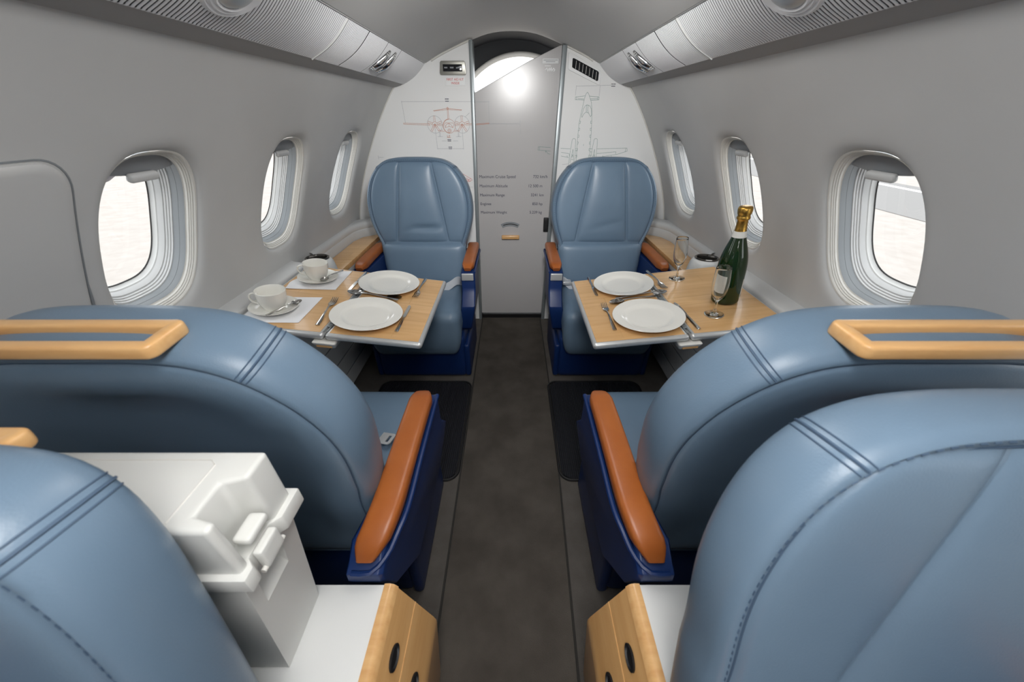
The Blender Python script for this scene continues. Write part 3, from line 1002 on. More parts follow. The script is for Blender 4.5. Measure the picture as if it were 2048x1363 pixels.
# rubber mats on the floor
def floor_mat(s, x0, x1, label):
    o = tag(empty('floor_mat', (s * (x0 + x1) / 2, 1.25, .0)), label, 'mat', 'black ribbed floor mats')
    w2, h2, r = (x1 - x0) / 2, .325, .05
    pts = []
    for cx, cy, a in ((w2 - r, h2 - r, 0), (-w2 + r, h2 - r, 90), (-w2 + r, -h2 + r, 180), (w2 - r, -h2 + r, 270)):
        pts += [(cx + r * math.cos(math.radians(a + 90 * i / 8)), cy + r * math.sin(math.radians(a + 90 * i / 8))) for i in range(9)]
    MB().prism([(x * .97, y * .98) for x, y in pts], 'z', .001, .007).build('ribbed_field', M['mat'], o, smooth=0)
    b = MB().tube([(x, y, .005) for x, y in pts], .006, 8, closed=True)
    b.build('edge', M['black'], o)
floor_mat(-1, .232, .74, 'black ribbed floor mat under the left table')
floor_mat(1, .205, .72, 'black ribbed floor mat under the right table')

# ------------------------------------------------------------------ seats
EGG = [(0, .36), (.10, .36), (.168, .364), (.200, .40), (.222, .54), (.243, .66), (.270, .74), (.285, .80), (.29, .86), (.285, .92), (.268, .98), (.241, 1.03), (.203, 1.072), (.155, 1.099), (.10, 1.110), (.05, 1.113), (0, 1.1135)]
SQUARE = [(0, .36), (.12, .36), (.20, .366), (.250, .41), (.276, .52), (.286, .66), (.29, .80), (.29, .94), (.284, 1.015), (.268, 1.064), (.240, 1.093), (.20, 1.106), (.14, 1.112), (.07, 1.1135), (0, 1.1135)]
def outline(top, bottom, width):
    e, q = np.array(catmull(EGG, 84)), np.array(catmull(SQUARE, 84))
    t = np.clip((e[:, 1] - .74) / .12, 0, 1)
    wgt = (bottom * (1 - t) + top * t)[:, None]
    h = e * (1 - wgt) + q * wgt
    h[:, 0] *= width
    hc = [tuple(map(float, p)) for p in h]
    out = hc + [(-x, z) for x, z in hc[-2:0:-1]]
    zz = [p[1] for p in hc[8:]]
    xx = [p[0] for p in hc[8:]]
    return hc, out, lambda z: float(np.interp(z, zz, xx))

def spine(z):
    return min(max(z, .72), .90)

def make_seat(name, loc, rz, rec, drop, label, shape=(0, 0, 1), thick=1.0, handle=True, handle_off=(0, 0, 0), arm_shift=0.0, arm_x=0.0, arm_z=0.0, arm_trim=0.0, tongue=None, belt=None, seed=1, wrinkle=0.0, cushion=True):
    HC, OUT, hwz = outline(*shape)
    SA, CA = math.sin(rec), math.cos(rec)
    rnd = random.Random(seed)
    o = tag(empty(name, loc, rz), label, 'seat', 'blue leather cabin seats')
    def T(x, y, z):
        y *= thick
        return (x, y * CA + (z - .75) * SA, .75 + (z - .75) * CA - y * SA - drop)
    def ring(mode, a, y):
        r = []
        for x, z in OUT:
            cz = spine(z)
            L = math.hypot(x, z - cz)
            k = 1 - a / L if mode == 'd' else 1 - a
            r.append(T(x * k, y, cz + (z - cz) * k))
        return r
    prof = [('f', .999, -.055), ('f', .7, -.056), ('f', .35, -.057), ('d', .036, -.056), ('d', .024, -.052), ('d', .019, -.058), ('d', .012, -.0615), ('d', .005, -.056), ('d', .0005, -.040), ('d', -.0015, -.018), ('d', -.002, .004), ('d', -.0005, .028), ('d', .004, .045), ('d', .011, .056), ('d', .018, .0605), ('d', .0225, .059), ('d', .0245, .0545), ('d', .0275, .0590), ('d', .034, .0625), ('d', .055, .0640), ('d', .085, .062), ('f', .45, .050), ('f', .7, .045), ('f', .999, .044)]
    MB().grid([ring(*q) for q in prof], closed=True).build('backrest', M['leather'], o, smooth=50)
    # dark piping in the two edge seams
    b = MB()
    b.tube(ring('d', .0238, -.0535)[10:-10], .0018, 5)
    b.tube(ring('d', .0246, .0565)[10:-10], .0016, 5)
    # double seams across the shoulders of the border band
    for sgn in (1, -1):
        i0 = min(range(len(HC)), key=lambda i: abs(HC[i][1] - 1.070) + (9 if HC[i][1] < 1 else 0))
        for di, tw in ((-.55, .0009), (0, .0017), (.55, .0009)):
            idx = i0 + di
            rows = []
            for mode, a, y in prof[6:15]:
                f = idx - math.floor(idx)
                p0, p1 = HC[int(math.floor(idx))], HC[int(math.floor(idx)) + 1]
                x, z = p0[0] * (1 - f) + p1[0] * f, p0[1] * (1 - f) + p1[1] * f
                cz = spine(z)
                L = math.hypot(x, z - cz)
                k = 1 - (a - .0006) / L
                rows.append(T(sgn * x * k, y, cz + (z - cz) * k))
            b.tube(rows, tw, 5)
    b.build('seams', M['thread'], o)
    # stitches beside the front seam
    b = MB()
    st = [p for p in catmull(ring('d', .0145, -.0612)[26:-26], 260)]
    for i in range(0, 258, 2):
        b.tube([st[i], st[i + 1]], .0008, 4)
    b.build('stitching', M['thread'], o)
    # three padded head panels
    za, zb = .675, 1.092
    def seam_x(z):
        return .150 - .066 * (z - za) / (zb - za)
    for pi in range(3):
        rows = []
        nu, nv = 26, 34
        for j in range(nv + 1):
            z = za + (zb - za) * j / nv
            e = hwz(z) - .023
            sx_ = min(seam_x(z), e - .01)
            x0, x1 = ((-e, -sx_), (-sx_, sx_), (sx_, e))[pi]
            r = []
            for i in range(nu + 1):
                u, v = i / nu, j / nv
                x = x0 + (x1 - x0) * u
                pf = max(0, 1 - abs(2 * u - 1) ** 5) ** .5 * max(0, 1 - abs(2 * v - 1) ** 7) ** .5
                y = -.052 - pf * (.020 if pi == 1 else .016)
                if pi == 1:
                    y -= .010 * pf * math.sin(math.pi * v) * math.sin(math.pi * u)
                    if wrinkle:
                        wv = math.exp(-((v - .24 - .05 * math.sin(2.5 * u + seed)) / .035) ** 2) * math.sin(math.pi * min(1, max(0, (u - .25) / .75)))
                        wv += .5 * math.exp(-((v - .16 - .07 * u) / .03) ** 2) * math.sin(math.pi * u)
                        y += wrinkle * wv * pf
                r.append(T(x, y, z))
            rows.append(r)
        MB().grid(rows).build('head_panel', M['leather'], o, smooth=60)
    # lumbar cushion
    rows = []
    for j in range(19):
        v = j / 18
        z = .43 + .243 * v
        r = []
        for i in range(31):
            u = i / 30
            hw_ = .243 if v > .5 else .243 - .02 * (.5 - v)
            x = -hw_ + 2 * hw_ * u
            pf = max(0, 1 - abs(2 * u - 1) ** 8) ** .5 * max(0, 1 - abs(2 * v - 1) ** 10) ** .5
            r.append(T(x, -.046 - .034 * pf - .018 * (1 - v) * pf, z))
        rows.append(r)
    MB().grid(rows).build('lumbar_cushion', M['leather'], o, smooth=60)
    # seat cushion with a deep front roll
    vs, fs = roundbox((.484, .49, .15), .05, 5)
    v2 = []
    for x, y, z in vs:
        zz = z
        if z < 0:
            k = min(1, max(0, (-y - .08) / .14))
            zz = z - .12 * k * k * (3 - 2 * k) * (-z / .075)
        if z > 0:
            zz += .016 * (1 - (x / .242) ** 2) * (1 - (y / .245) ** 2)
        v2.append((x, y - .285, zz + .385))
    MB().add(v2, fs).build('seat_cushion', M['leather'], o, smooth=60)
    # shroud under the seat
    b = MB()
    vs, fs = roundbox((.50, .40, .27), .03, 3)
    b.add([(x * (1 + .05 * (-z / .135) * 0), y - .250, z + .137) for x, y, z in vs], fs)
    b.build('base', M['blue'], o)
    for sx in (-1, 1):
        MB().box((sx * .256, -.245, .115), (.034, .40, .215), .014, 3).build('base_cover', M['blue'], o)
    for sx in (-1, 1):
        # tan armrest pad
        def trim(y):
            return y + arm_trim * min(1, max(0, (-.1 - y) / .2))
        path = [(-.342, .281, .626), (-.330, .281, .632), (-.29, .281, .634), (-.15, .281, .636), (0, .281, .634), (.045, .279, .630), (.085, .272, .620), (.115, .262, .604), (.132, .255, .586)]
        P = catmull([(trim(q[0]), q[1], q[2]) for q in path], 34)
        rows = []
        for i, (y, x, z) in enumerate(P):
            k = min(1, .55 + .45 * min(i, len(P) - 1 - i) / 2.5)
            hw_, hh = .032 * k, .019 * k
            a = Vector(P[max(0, i - 1)])
            c = Vector(P[min(len(P) - 1, i + 1)])
            tz = math.atan2(c.z - a.z, c.x - a.x)
            r = []
            for j in range(24):
                t = 2 * math.pi * j / 24
                cx, cz = math.cos(t), math.sin(t)
                ux = math.copysign(abs(cx) ** .42, cx) * hw_
                uz = math.copysign(abs(cz) ** .65, cz) * hh
                r.append((sx * (x + ux + arm_x), y + arm_shift - uz * math.sin(tz), z + arm_z + uz * math.cos(tz)))
            rows.append(r)
        b = MB().grid(rows, closed=True)
        b.add(rows[0], [tuple(range(24))]).add(rows[-1], [tuple(range(24))])
        b.build('armrest_pad', M['tan'], o, smooth=60)
        # moulded blue arm housing
        poly = [(-.352, .614), (.04, .612), (.10, .595), (.135, .574), (.150, .568), (.152, .548), (.12, .46), (.02, .36), (-.22, .30), (-.36, .275), (-.385, .30), (-.415, .42), (-.412, .445), (-.362, .505), (-.352, .53)]
        poly = [(trim(q[0]), q[1]) for q in poly]
        b = MB()
        rows = []
        for xx, sh in ((.2455, .006), (.249, .0), (.310, .0), (.3175, .006)):
            cyy, czz = -.12, .46
            rows.append([(sx * (xx + arm_x - (.03 if y > .09 else (.012 if y > .03 else 0)) - .035 * max(0, (.45 - z) / .2)), y + arm_shift + (sh if y < cyy else -sh), z + arm_z + (sh if z < czz else -sh)) for y, z in poly])
        b.grid(rows, closed=True)
        n = len(poly)
        b.add(rows[0], [tuple(range(n))]).add(rows[-1], [tuple(range(n))])
        b.build('arm_housing', M['blue'], o, smooth=35, bevel=.004)
        # raised lip that follows the outside of the pad
        lip = catmull([(trim(-.35), .3165, .614), (-.1, .3165, .614), (.03, .315, .606), (.08, .304, .594), (.115, .290, .576), (.146, .266, .569), (.148, .228, .569)], 30)
        MB().tube([(sx * (x + arm_x), y + arm_shift, z + arm_z) for y, x, z in lip], .006, 8).build('arm_lip', M['blue'], o)
        MB().box((sx * (.280 + arm_x), trim(-.353) + arm_shift, .590 + arm_z), (.062, .012, .038), .003, 2).build('arm_clip', M['alu'], o)
    # wooden grab handle let into the top of the back
    hp = Vector(T(0, .033 / thick, 1.117)) + Vector(handle_off)
    W2, D2, rc = .124, .0235, .003
    Mh = Matrix.Translation(hp) @ Matrix.Rotation(-.06, 4, 'X')
    pth = []
    for cx, cy, a in ((W2 - rc, D2 - rc, 0), (-W2 + rc, D2 - rc, 90), (-W2 + rc, -D2 + rc, 180), (W2 - rc, -D2 + rc, 270)):
        for i in range(5):
            t = math.radians(a + 90 * i / 4)
            pth.append((cx + rc * math.cos(t), cy + rc * math.sin(t), math.cos(t), math.sin(t)))
    sec = []
    for j in range(20):
        t = 2 * math.pi * j / 20
        sec.append((math.copysign(abs(math.cos(t)) ** .45, math.cos(t)) * .0088, math.copysign(abs(math.sin(t)) ** .45, math.sin(t)) * .0095))
    loop = MB().grid([[Mh @ Vector((x + nx * u, y + ny * u * 1.0, v)) for u, v in sec] for x, y, nx, ny in pth], closed=True, wrap=True)
    if handle:
        loop.build('grab_handle', M['maple_solid'], o, smooth=45)
    if belt == 'strap':
        b = MB()
        path = catmull([(.235, -.15, .47), (.20, -.20, .505), (.16, -.235, .49), (.10, -.26, .468)], 14)
        b.grid([[(x, y - .012, z - .02) for x, y, z in path], [(x, y, z) for x, y, z in path], [(x, y + .012, z + .02) for x, y, z in path]])
        b.build('seat_belt', M['belt'], o)
    if belt == 'buckle':
        b = MB()
        path = catmull([(-.237, -.14, .465), (-.215, -.19, .500), (-.17, -.225, .478), (-.10, -.26, .466)], 14)
        b.grid([[(x, y - .012, z - .02) for x, y, z in path], [(x, y, z) for x, y, z in path], [(x, y + .012, z + .02) for x, y, z in path]])
        sb = b.build('seat_belt', M['belt'], o)
        MB().box((-.20, -.205, .498), (.05, .045, .020), .005, 2).build('buckle', M['alu'], sb)
    if tongue:
        x, y, z = tongue
        b = MB()
        pts = [(-.026, -.02), (.02, -.02), (.026, -.014), (.026, .014), (.02, .02), (-.026, .02)]
        hole = [(.004, -.011), (.015, -.011), (.015, -.011), (.015, .011), (.004, .011), (.004, .011)]
        n = 6
        vs, fs = [], []
        for zz in (0, .003):
            vs += [(p[0], p[1], zz) for p in pts] + [(p[0], p[1], zz) for p in hole]
        for i in range(n):
            j = (i + 1) % n
            fs += [(i, j, n + j, n + i), (2 * n + i, 3 * n + i, 3 * n + j, 2 * n + j), (i, 2 * n + i, 2 * n + j, j), (n + i, n + j, 3 * n + j, 3 * n + i)]
        b.add(vs, fs)
        t = b.build('belt_tongue', M['alu'], o, smooth=20)
        t.location = (x, y, z)
        t.rotation_euler = (0.1, -.25, math.radians(158))
        b = MB()
        b.grid([[(x + .03 + i * .03, y - .018, z - .002 - .0006 * i * i) for i in range(5)], [(x + .04 + i * .03, y + .02, z - .002 - .0006 * i * i) for i in range(5)]])
        b.build('seat_belt', M['belt'], o)
    return o

PI = math.pi
make_seat('cabin_seat', (-.512, 2.07, 0), 0, .12, 0.0, 'blue leather seat facing us at far end of left table', handle=False, belt='strap', seed=3, wrinkle=.012)
make_seat('cabin_seat', (.512, 2.07, 0), 0, .12, 0.0, 'blue leather seat facing us at far end of right table', handle=False, belt='buckle', seed=5, wrinkle=.005)
make_seat('cabin_seat', (-.555, .463, 0), PI, .174, .039, 'blue seat seen from behind at near end of left table, behind white box', shape=(0, .5, 1), thick=.85, arm_shift=-.010, arm_trim=.035, arm_x=.016, arm_z=-.014, tongue=(-.178, -.262, .482))
make_seat('cabin_seat', (.545, .463, 0), PI, .174, .039, 'blue seat seen from behind at near end of right table', shape=(0, .5, 1), thick=.85, arm_shift=-.010, arm_trim=.035, arm_x=.012, arm_z=-.014)
make_seat('cabin_seat', (-.597, .112, 0), 0, .144, .026, 'blue seat in front of the white box, cut off at the lower left', shape=(1, 1, .947), thick=.72, handle_off=(0, .012, -.044), arm_shift=-.16)
make_seat('cabin_seat', (.513, .163, 0), 0, .232, .029, 'blue seat nearest the camera, cut off at the lower right', shape=(.24, 1, .986), thick=.71, handle=False, arm_shift=-.20)

# ------------------------------------------------------------------ tables
TAB = {-1: (.662, .122, .30), 1: (.660, .114, .27)}
def tab_z(s, ax):
    z0, m, x0 = TAB[s]
    return z0 + m * (ax - x0)
def tilt(s):
    return math.atan(TAB[s][1]) * (1 if s < 0 else -1)
def make_table(s, label):
    ax0, hx, ax1 = TAB[s][2], .615 if s < 0 else .585, .913
    o = tag(empty('folding_table', (s * hx, 1.235, tab_z(s, hx))), label, 'table', 'fold-out tables')
    o.rotation_euler = (0, tilt(s), 0)
    L = lambda ax: (ax - hx) / math.cos(tilt(s)) * s
    def leaf(name, a, b_, round_out):
        xa, xb = sorted((L(a), L(b_)))
        r = .018
        # metal rim with a half-round edge
        c = ((xa + xb) / 2, 0, -.012)
        t = MB()
        vs, fs = roundbox((xb - xa, .535, .024), .0115, 5)
        t.add([(v[0] + c[0], v[1], v[2] + c[2]) for v in vs], fs)
        rim = t.build('leaf', M['alu'], o, smooth=60)
        rim['label'] = 'brushed metal edged table leaf'
        m_ = .013
        t = MB()
        t.add([], [])
        x0, x1 = xa + m_, xb - m_
        y0, y1 = -.2675 + m_, .2675 - m_
        t.box(((x0 + x1) / 2, 0, .0002), (x1 - x0, y1 - y0, .0016), .0006, 1)
        t.build('wood_inlay', M['maple'], rim, smooth=20)
    leaf('leaf', ax0, hx - .002, True)
    leaf('leaf', hx + .002, ax1, False)
    b = MB()
    for y in (-.205, .0, .205):
        for dy in (-.012, 0, .012):
            b.box((0, y + dy, .0012), (.016, .009, .006), .002, 2)
    b.box((-.0055, 0, .0005), (.004, .50, .002), .0008, 1)
    b.box((.0055, 0, .0005), (.004, .50, .002), .0008, 1)
    b.build('hinge', M['alupaint'], o)
    b = MB()
    vs, fs = roundbox((.070, .05, .032), .008, 3)
    b.add([(v[0] * (1 - .10 * (-v[2] / .012)), v[1] - .248 + .008 * (-v[2] / .012), v[2] - .041) for v in vs], fs)
    lt = b.build('latch', M['cream'], o)
    MB().box((0, -.2725, -.040), (.052, .006, .014), .003, 2).build('wood_insert', M['maple_solid'], lt)
    # folding arm that carries the table, hidden in the shade underneath
    b = MB().box((L(.72), .05, -.05), (.34, .03, .05), .006, 2)
    b.build('support_arm', M['midgrey'], o)
    return o
make_table(-1, 'fold-out wooden table on the left, laid with cups and plates')
make_table(1, 'fold-out wooden table on the right, laid with a bottle and flutes')

def on_table(o, x, y, rot=0.0, lift=0.0015):
    s = -1 if x < 0 else 1
    o.matrix_world = Matrix.Translation((x, y, tab_z(s, abs(x)))) @ Matrix.Rotation(tilt(s), 4, 'Y') @ Matrix.Translation((0, 0, lift)) @ Matrix.Rotation(math.radians(rot), 4, 'Z')
    return o

# plates
def lathe_obj(name, prof, m, n=64, parent=None, smooth=50):
    return MB().lathe(prof, n).build(name, m, parent, smooth=smooth)
PP = [(.0005, .0045), (.03, .0045), (.066, .0045), (.074, .0055), (.080, .0085), (.086, .0120), (.092, .0138), (.108, .0160), (.118, .0178), (.1215, .0186), (.1225, .0178), (.1215, .0163), (.112, .0140), (.095, .0108), (.086, .0080), (.080, .0035), (.070, .0002), (.066, .0), (.062, .0015), (.0005, .0015)]
plate = lathe_obj('dinner_plate', PP, M['china'], 80)
for i, (x, y, lab) in enumerate(((-.520, 1.105, 'white dinner plate at near aisle corner of left table'), (-.520, 1.380, 'white dinner plate at far aisle corner of left table'), (.487, 1.100, 'white dinner plate at near aisle corner of right table'), (.474, 1.385, 'white dinner plate at far aisle corner of right table'))):
    p = plate if i == 0 else copy_tree(plate)
    tag(p, lab, 'plate', 'white dinner plates')
    on_table(p, x, y, 0, .0016)

# paper napkins
def napkin(name, corners, label, seed):
    rnd = random.Random(seed)
    cx = sum(c[0] for c in corners) / 4
    cy = sum(c[1] for c in corners) / 4
    b = MB()
    n = 18
    top = []
    ph = rnd.random() * 6
    for i in range(n + 1):
        r = []
        for j in range(n + 1):
            u, v = i / n, j / n
            a, b2, c, d = [Vector(q) for q in corners]   # near-left, near-right, far-right, far-left
            p = (a * (1 - u) + b2 * u) * (1 - v) + (d * (1 - u) + c * u) * v
            wob = .004 * math.sin(11 * v + ph) * (1 - u) ** 3
            r.append((p.x - cx + wob, p.y - cy, .0006 + .0022 * abs(math.sin(9 * v + ph)) * (1 - u) ** 4))
        top.append(r)
    b.grid(top)
    b.grid([[(x, y, z - .0006) for x, y, z in r] for r in top])
    o = b.build(name, M['paper'], None, smooth=60)
    tag(o, label, 'napkin', 'white paper napkins')
    on_table(o, cx, cy, 0, .0018)
    return o
napkin('paper_napkin', [(-.900, .984), (-.716, 1.020), (-.722, 1.213), (-.885, 1.175)], 'white paper napkin under the near cup and saucer', 1)
napkin('paper_napkin', [(-.885, 1.250), (-.705, 1.286), (-.713, 1.482), (-.890, 1.430)], 'white paper napkin under the far cup and saucer', 4)

# cups, saucers, teaspoons
SP = [(.0005, .004), (.026, .004), (.030, .0055), (.033, .0050), (.050, .0085), (.066, .0140), (.0745, .0185), (.0755, .0180), (.074, .0160), (.062, .0105), (.045, .0040), (.034, .0005), (.030, .0), (.027, .0015), (.0005, .0015)]
saucer = lathe_obj('saucer', SP, M['china'], 64)
tag(saucer, 'white saucer under the near cup on the left table', 'saucer', 'white saucers')
on_table(saucer, -.826, 1.085, 0, .0052)
s2 = copy_tree(saucer)
tag(s2, 'white saucer under the far cup on the left table', 'saucer', 'white saucers')
on_table(s2, -.800, 1.355, 0, .0052)
CP = [(.0005, .004), (.022, .0045), (.030, .012), (.036, .026), (.0405, .045), (.0422, .0660), (.0428, .0668), (.0436, .0660), (.0425, .045), (.0385, .025), (.033, .011), (.027, .003), (.0265, .0), (.024, .0), (.0235, .0015), (.0005, .0015)]
def make_cup(lab, x, y, rot):
    c = tag(empty('tea_cup'), lab, 'cup', 'white tea cups')
    MB().lathe([(r * 1.07, z * 1.03) for r, z in CP], 56).build('bowl', M['china'], c)
    pts = catmull([(.040, 0, .054), (.052, 0, .057), (.063, 0, .052), (.066, 0, .040), (.058, 0, .026), (.046, 0, .020), (.0355, 0, .018)], 22)
    b = MB()
    rows = []
    for i, p in enumerate(pts):
        a = Vector(pts[max(0, i - 1)])
        q = Vector(pts[min(len(pts) - 1, i + 1)])
        t = (q - a).normalized()
        n = Vector((t.z, 0, -t.x))
        rows.append([Vector(p) + n * (.0032 * math.cos(2 * PI * j / 10)) + Vector((0, 1, 0)) * (.0052 * math.sin(2 * PI * j / 10)) for j in range(10)])
    b.grid(rows, closed=True)
    b.build('handle', M['china'], c)
    on_table(c, x, y, rot, .0097)
    return c
make_cup('white tea cup nearest on the left table', -.828, 1.087, 196)
make_cup('white tea cup farther back on the left table', -.804, 1.357, 200)

def bar(b, st, thick):
    """flat tapered bar from stations (y, half width, z)"""
    rows = []
    for y, hw_, z in st:
        rows.append([(-hw_, y, z), (-hw_ * .5, y, z + thick * .9), (hw_ * .5, y, z + thick * .9), (hw_, y, z), (hw_ * .6, y, z - thick * .1), (-hw_ * .6, y, z - thick * .1)])
    b.grid(rows, closed=True)
    b.add(rows[0], [(0, 1, 2, 3, 4, 5)]).add(rows[-1], [(0, 1, 2, 3, 4, 5)])
def bowl(b, y0, y1, hw_, depth, z0):
    for off in (0, -.0011):
        rows = []
        for i in range(15):
            u = i / 14
            y = y0 + (y1 - y0) * u
            ww = hw_ * (math.sin(PI * min(1, max(.0, u * .97 + .02)) ** .85)) ** .62 + .0008
            r = []
            for j in range(11):
                v = -1 + 2 * j / 10
                z = z0 - depth * (1 - v * v) * math.sin(PI * u) + off
                r.append((ww * v, y, z))
            rows.append(r)
        b.grid(rows)
def make_fork():
    b = MB()
    bar(b, [(-.100, .0050, .002), (-.097, .0068, .002), (-.060, .0060, .003), (-.02, .0034, .007), (.02, .0026, .0085), (.034, .004, .0075), (.042, .0088, .005), (.050, .0115, .004), (.058, .0118, .0035)], .0024)
    for k in range(4):
        x = -.0093 + .0062 * k
        n0 = len(b.v)
        bar(b, [(.056, .0023, .0035), (.07, .0019, .0022), (.085, .0016, .0028), (.101, .0010, .006)], .0018)
        b.v[n0:] = [(p[0] + x, p[1], p[2]) for p in b.v[n0:]]
    return b.build('fork', M['steel'], None, smooth=40)
def make_knife():
    b = MB()
    bar(b, [(-.098, .0045, .001), (-.094, .0068, .001), (-.05, .0062, .001), (0, .0048, .001), (.004, .0046, .001)], .0048)
    h = b.build('handle_part', M['steel'], None, smooth=40)
    b2 = MB()
    ol = [(-.0045, .003), (.0045, .003), (.0062, .010), (.0070, .024), (.0072, .060), (.0066, .082), (.0040, .094), (-.0005, .0995), (-.0040, .0985), (-.0055, .090), (-.0060, .010)]
    b2.prism(ol, 'z', .0015, .0032)
    bl = b2.build('blade', M['steel'], None, smooth=20, bevel=.0004, segs=1)
    return h, bl
def make_spoon(L=1.0):
    b = MB()
    bar(b, [(-.100 * L, .0042, .0015), (-.096 * L, .0068, .0015), (-.06 * L, .0056, .003), (-.01 * L, .0030, .007), (.03 * L, .0026, .008), (.05 * L, .0035, .0065)], .0022)
    bowl(b, .046 * L, .104 * L, .0195 * L, .0068, .0068)
    return b.build('spoon', M['steel'], None, smooth=50)
fork = make_fork()
for i, (x, y, r, lab) in enumerate(((-.665, 1.115, 6, 'fork beside the near plate on the left table'), (-.394, 1.388, 179, 'fork beside the far plate on the left table'), (.360, 1.142, -1, 'fork left of the near plate on the right table'), (.622, 1.418, 183, 'fork beside the far plate on the right table'))):
    f = fork if i == 0 else copy_tree(fork)
    tag(f, lab, 'fork', 'steel forks')
    on_table(f, x, y, r, .0012)
kh, kb = make_knife()
for i, (x, y, r, lab) in enumerate(((-.398, 1.122, 0, 'table knife beside the near plate on the left table'), (-.655, 1.388, 180, 'table knife beside the far plate on the left table'), (.620, 1.095, 2, 'table knife right of the near plate on the right table'), (.352, 1.415, 180, 'table knife beside the far plate on the right table'))):
    k_ = tag(empty('table_knife'), lab, 'knife', 'steel table knives')
    a, c = (kh, kb) if i == 0 else (kh.copy(), kb.copy())
    for q, nm in ((a, 'handle'), (c, 'blade')):
        if i:
            COL.objects.link(q)
        q.name = nm
        q.parent = k_
    on_table(k_, x, y, r, .0012)
spoon = make_spoon()
for i, (x, y, r, lft, lab) in enumerate(((-.545, 1.276, -93, .0032, 'dessert spoon between the left plates, bowl towards the aisle'), (-.545, 1.252, 84, .0105, 'dessert spoon between the left plates, bowl towards the cups'), (.487, 1.252, 97, .0032, 'dessert spoon between the right plates, bowl towards the aisle'), (.512, 1.268, -87, .0105, 'dessert spoon between the right plates, bowl towards the bottle'))):
    f = spoon if i == 0 else copy_tree(spoon)
    tag(f, lab, 'spoon', 'steel dessert spoons')
    on_table(f, x, y, r, lft)
tea = make_spoon(.66)
tea.name = 'teaspoon'
for i, (x, y, r, lab) in enumerate(((-.786, 1.072, -24, 'teaspoon lying on the near saucer'), (-.750, 1.372, 166, 'teaspoon lying on the far saucer'))):
    f = tea if i == 0 else copy_tree(tea)
    tag(f, lab, 'teaspoon', 'teaspoons on the saucers')
    on_table(f, x, y, r, .0205)

# champagne bottle
bt = tag(empty('champagne_bottle'), 'dark green champagne bottle with gold foil neck on right table', 'bottle')
BP = [(.0005, .008), (.025, .006), (.036, .0), (.043, .003), (.0450, .010), (.0455, .06), (.0455, .120), (.0445, .145), (.041, .170), (.0345, .196), (.0270, .220), (.0210, .240), (.0178, .258), (.0160, .275), (.0150, .300), (.0150, .309), (.0005, .310)]
MB().lathe(catmull(BP, 90), 56).build('glass_body', M['bottle'], bt, smooth=60)
FP = [(.0180, .2585), (.0172, .263), (.0163, .278), (.0158, .292), (.0168, .294), (.0195, .297), (.0200, .301), (.0185, .305), (.0180, .308), (.0205, .314), (.0215, .322), (.0213, .330), (.0190, .335), (.012, .337), (.0005, .3372)]
MB().lathe(FP, 40).build('foil_capsule', M['foil'], bt, smooth=50)
MB().lathe([(.0222, .2385), (.0205, .246), (.0186, .2585)], 40).build('neck_label', M['label'], bt)
def cyl_label(name, r, a0, a1, z0, z1, parent):
    rows = [[(r * math.cos(math.radians(a)), r * math.sin(math.radians(a)), z) for a in np.linspace(a0, a1, 24)] for z in (z0, z1)]
    return MB().grid(rows).build(name, M['label'], parent)
cyl_label('back_label', .0462, -52, 22, .022, .095, bt)
cyl_label('front_label', .0462, 150, 235, .040, .110, bt)
rows_ = MB()
for k_ in range(5):
    z = .085 - .009 * k_
    rows_.grid([[(.0465 * math.cos(math.radians(a)), .0465 * math.sin(math.radians(a)), z + dz) for a in np.linspace(-44, -44 + (30 if k_ % 2 else 42), 8)] for dz in (0, .0012)])
rows_.grid([[(.0465 * math.cos(math.radians(a)), .0465 * math.sin(math.radians(a)), z) for a in np.linspace(-44, -30, 6)] for z in (.026, .038)])
rows_.build('label_print', M['ink'], bt)
on_table(bt, .790, 1.178, 0, .0016)

# champagne flutes
FL = [(.0005, .0035), (.010, .0040), (.022, .0030), (.030, .0018), (.0315, .0010), (.0310, .0002), (.012, .0004), (.0005, .0006)]
FLB = [(.0005, .0006), (.024, .0004), (.0310, .0004), (.0316, .0012), (.0300, .0022), (.018, .0042), (.0085, .0075), (.0050, .013), (.0040, .028), (.0038, .040), (.0048, .050), (.0085, .057), (.0155, .066), (.0215, .080), (.0252, .097), (.0262, .115), (.0252, .140), (.0230, .170), (.0225, .1745), (.0219, .1755), (.0213, .1745), (.0219, .168), (.0239, .140), (.0248, .115), (.0238, .097), (.0200, .081), (.0135, .068), (.0060, .062), (.0005, .061)]
flute = MB().lathe(FLB, 48).build('champagne_flute', M['flute'], None, smooth=60)
tag(flute, 'empty champagne flute standing in front of the bottle', 'glass', 'champagne flutes')
on_table(flute, .710, 1.085, 0, .0016)
f2 = copy_tree(flute)
tag(f2, 'empty champagne flute at the far edge of right table', 'glass', 'champagne flutes')
on_table(f2, .707, 1.408, 0, .0016)

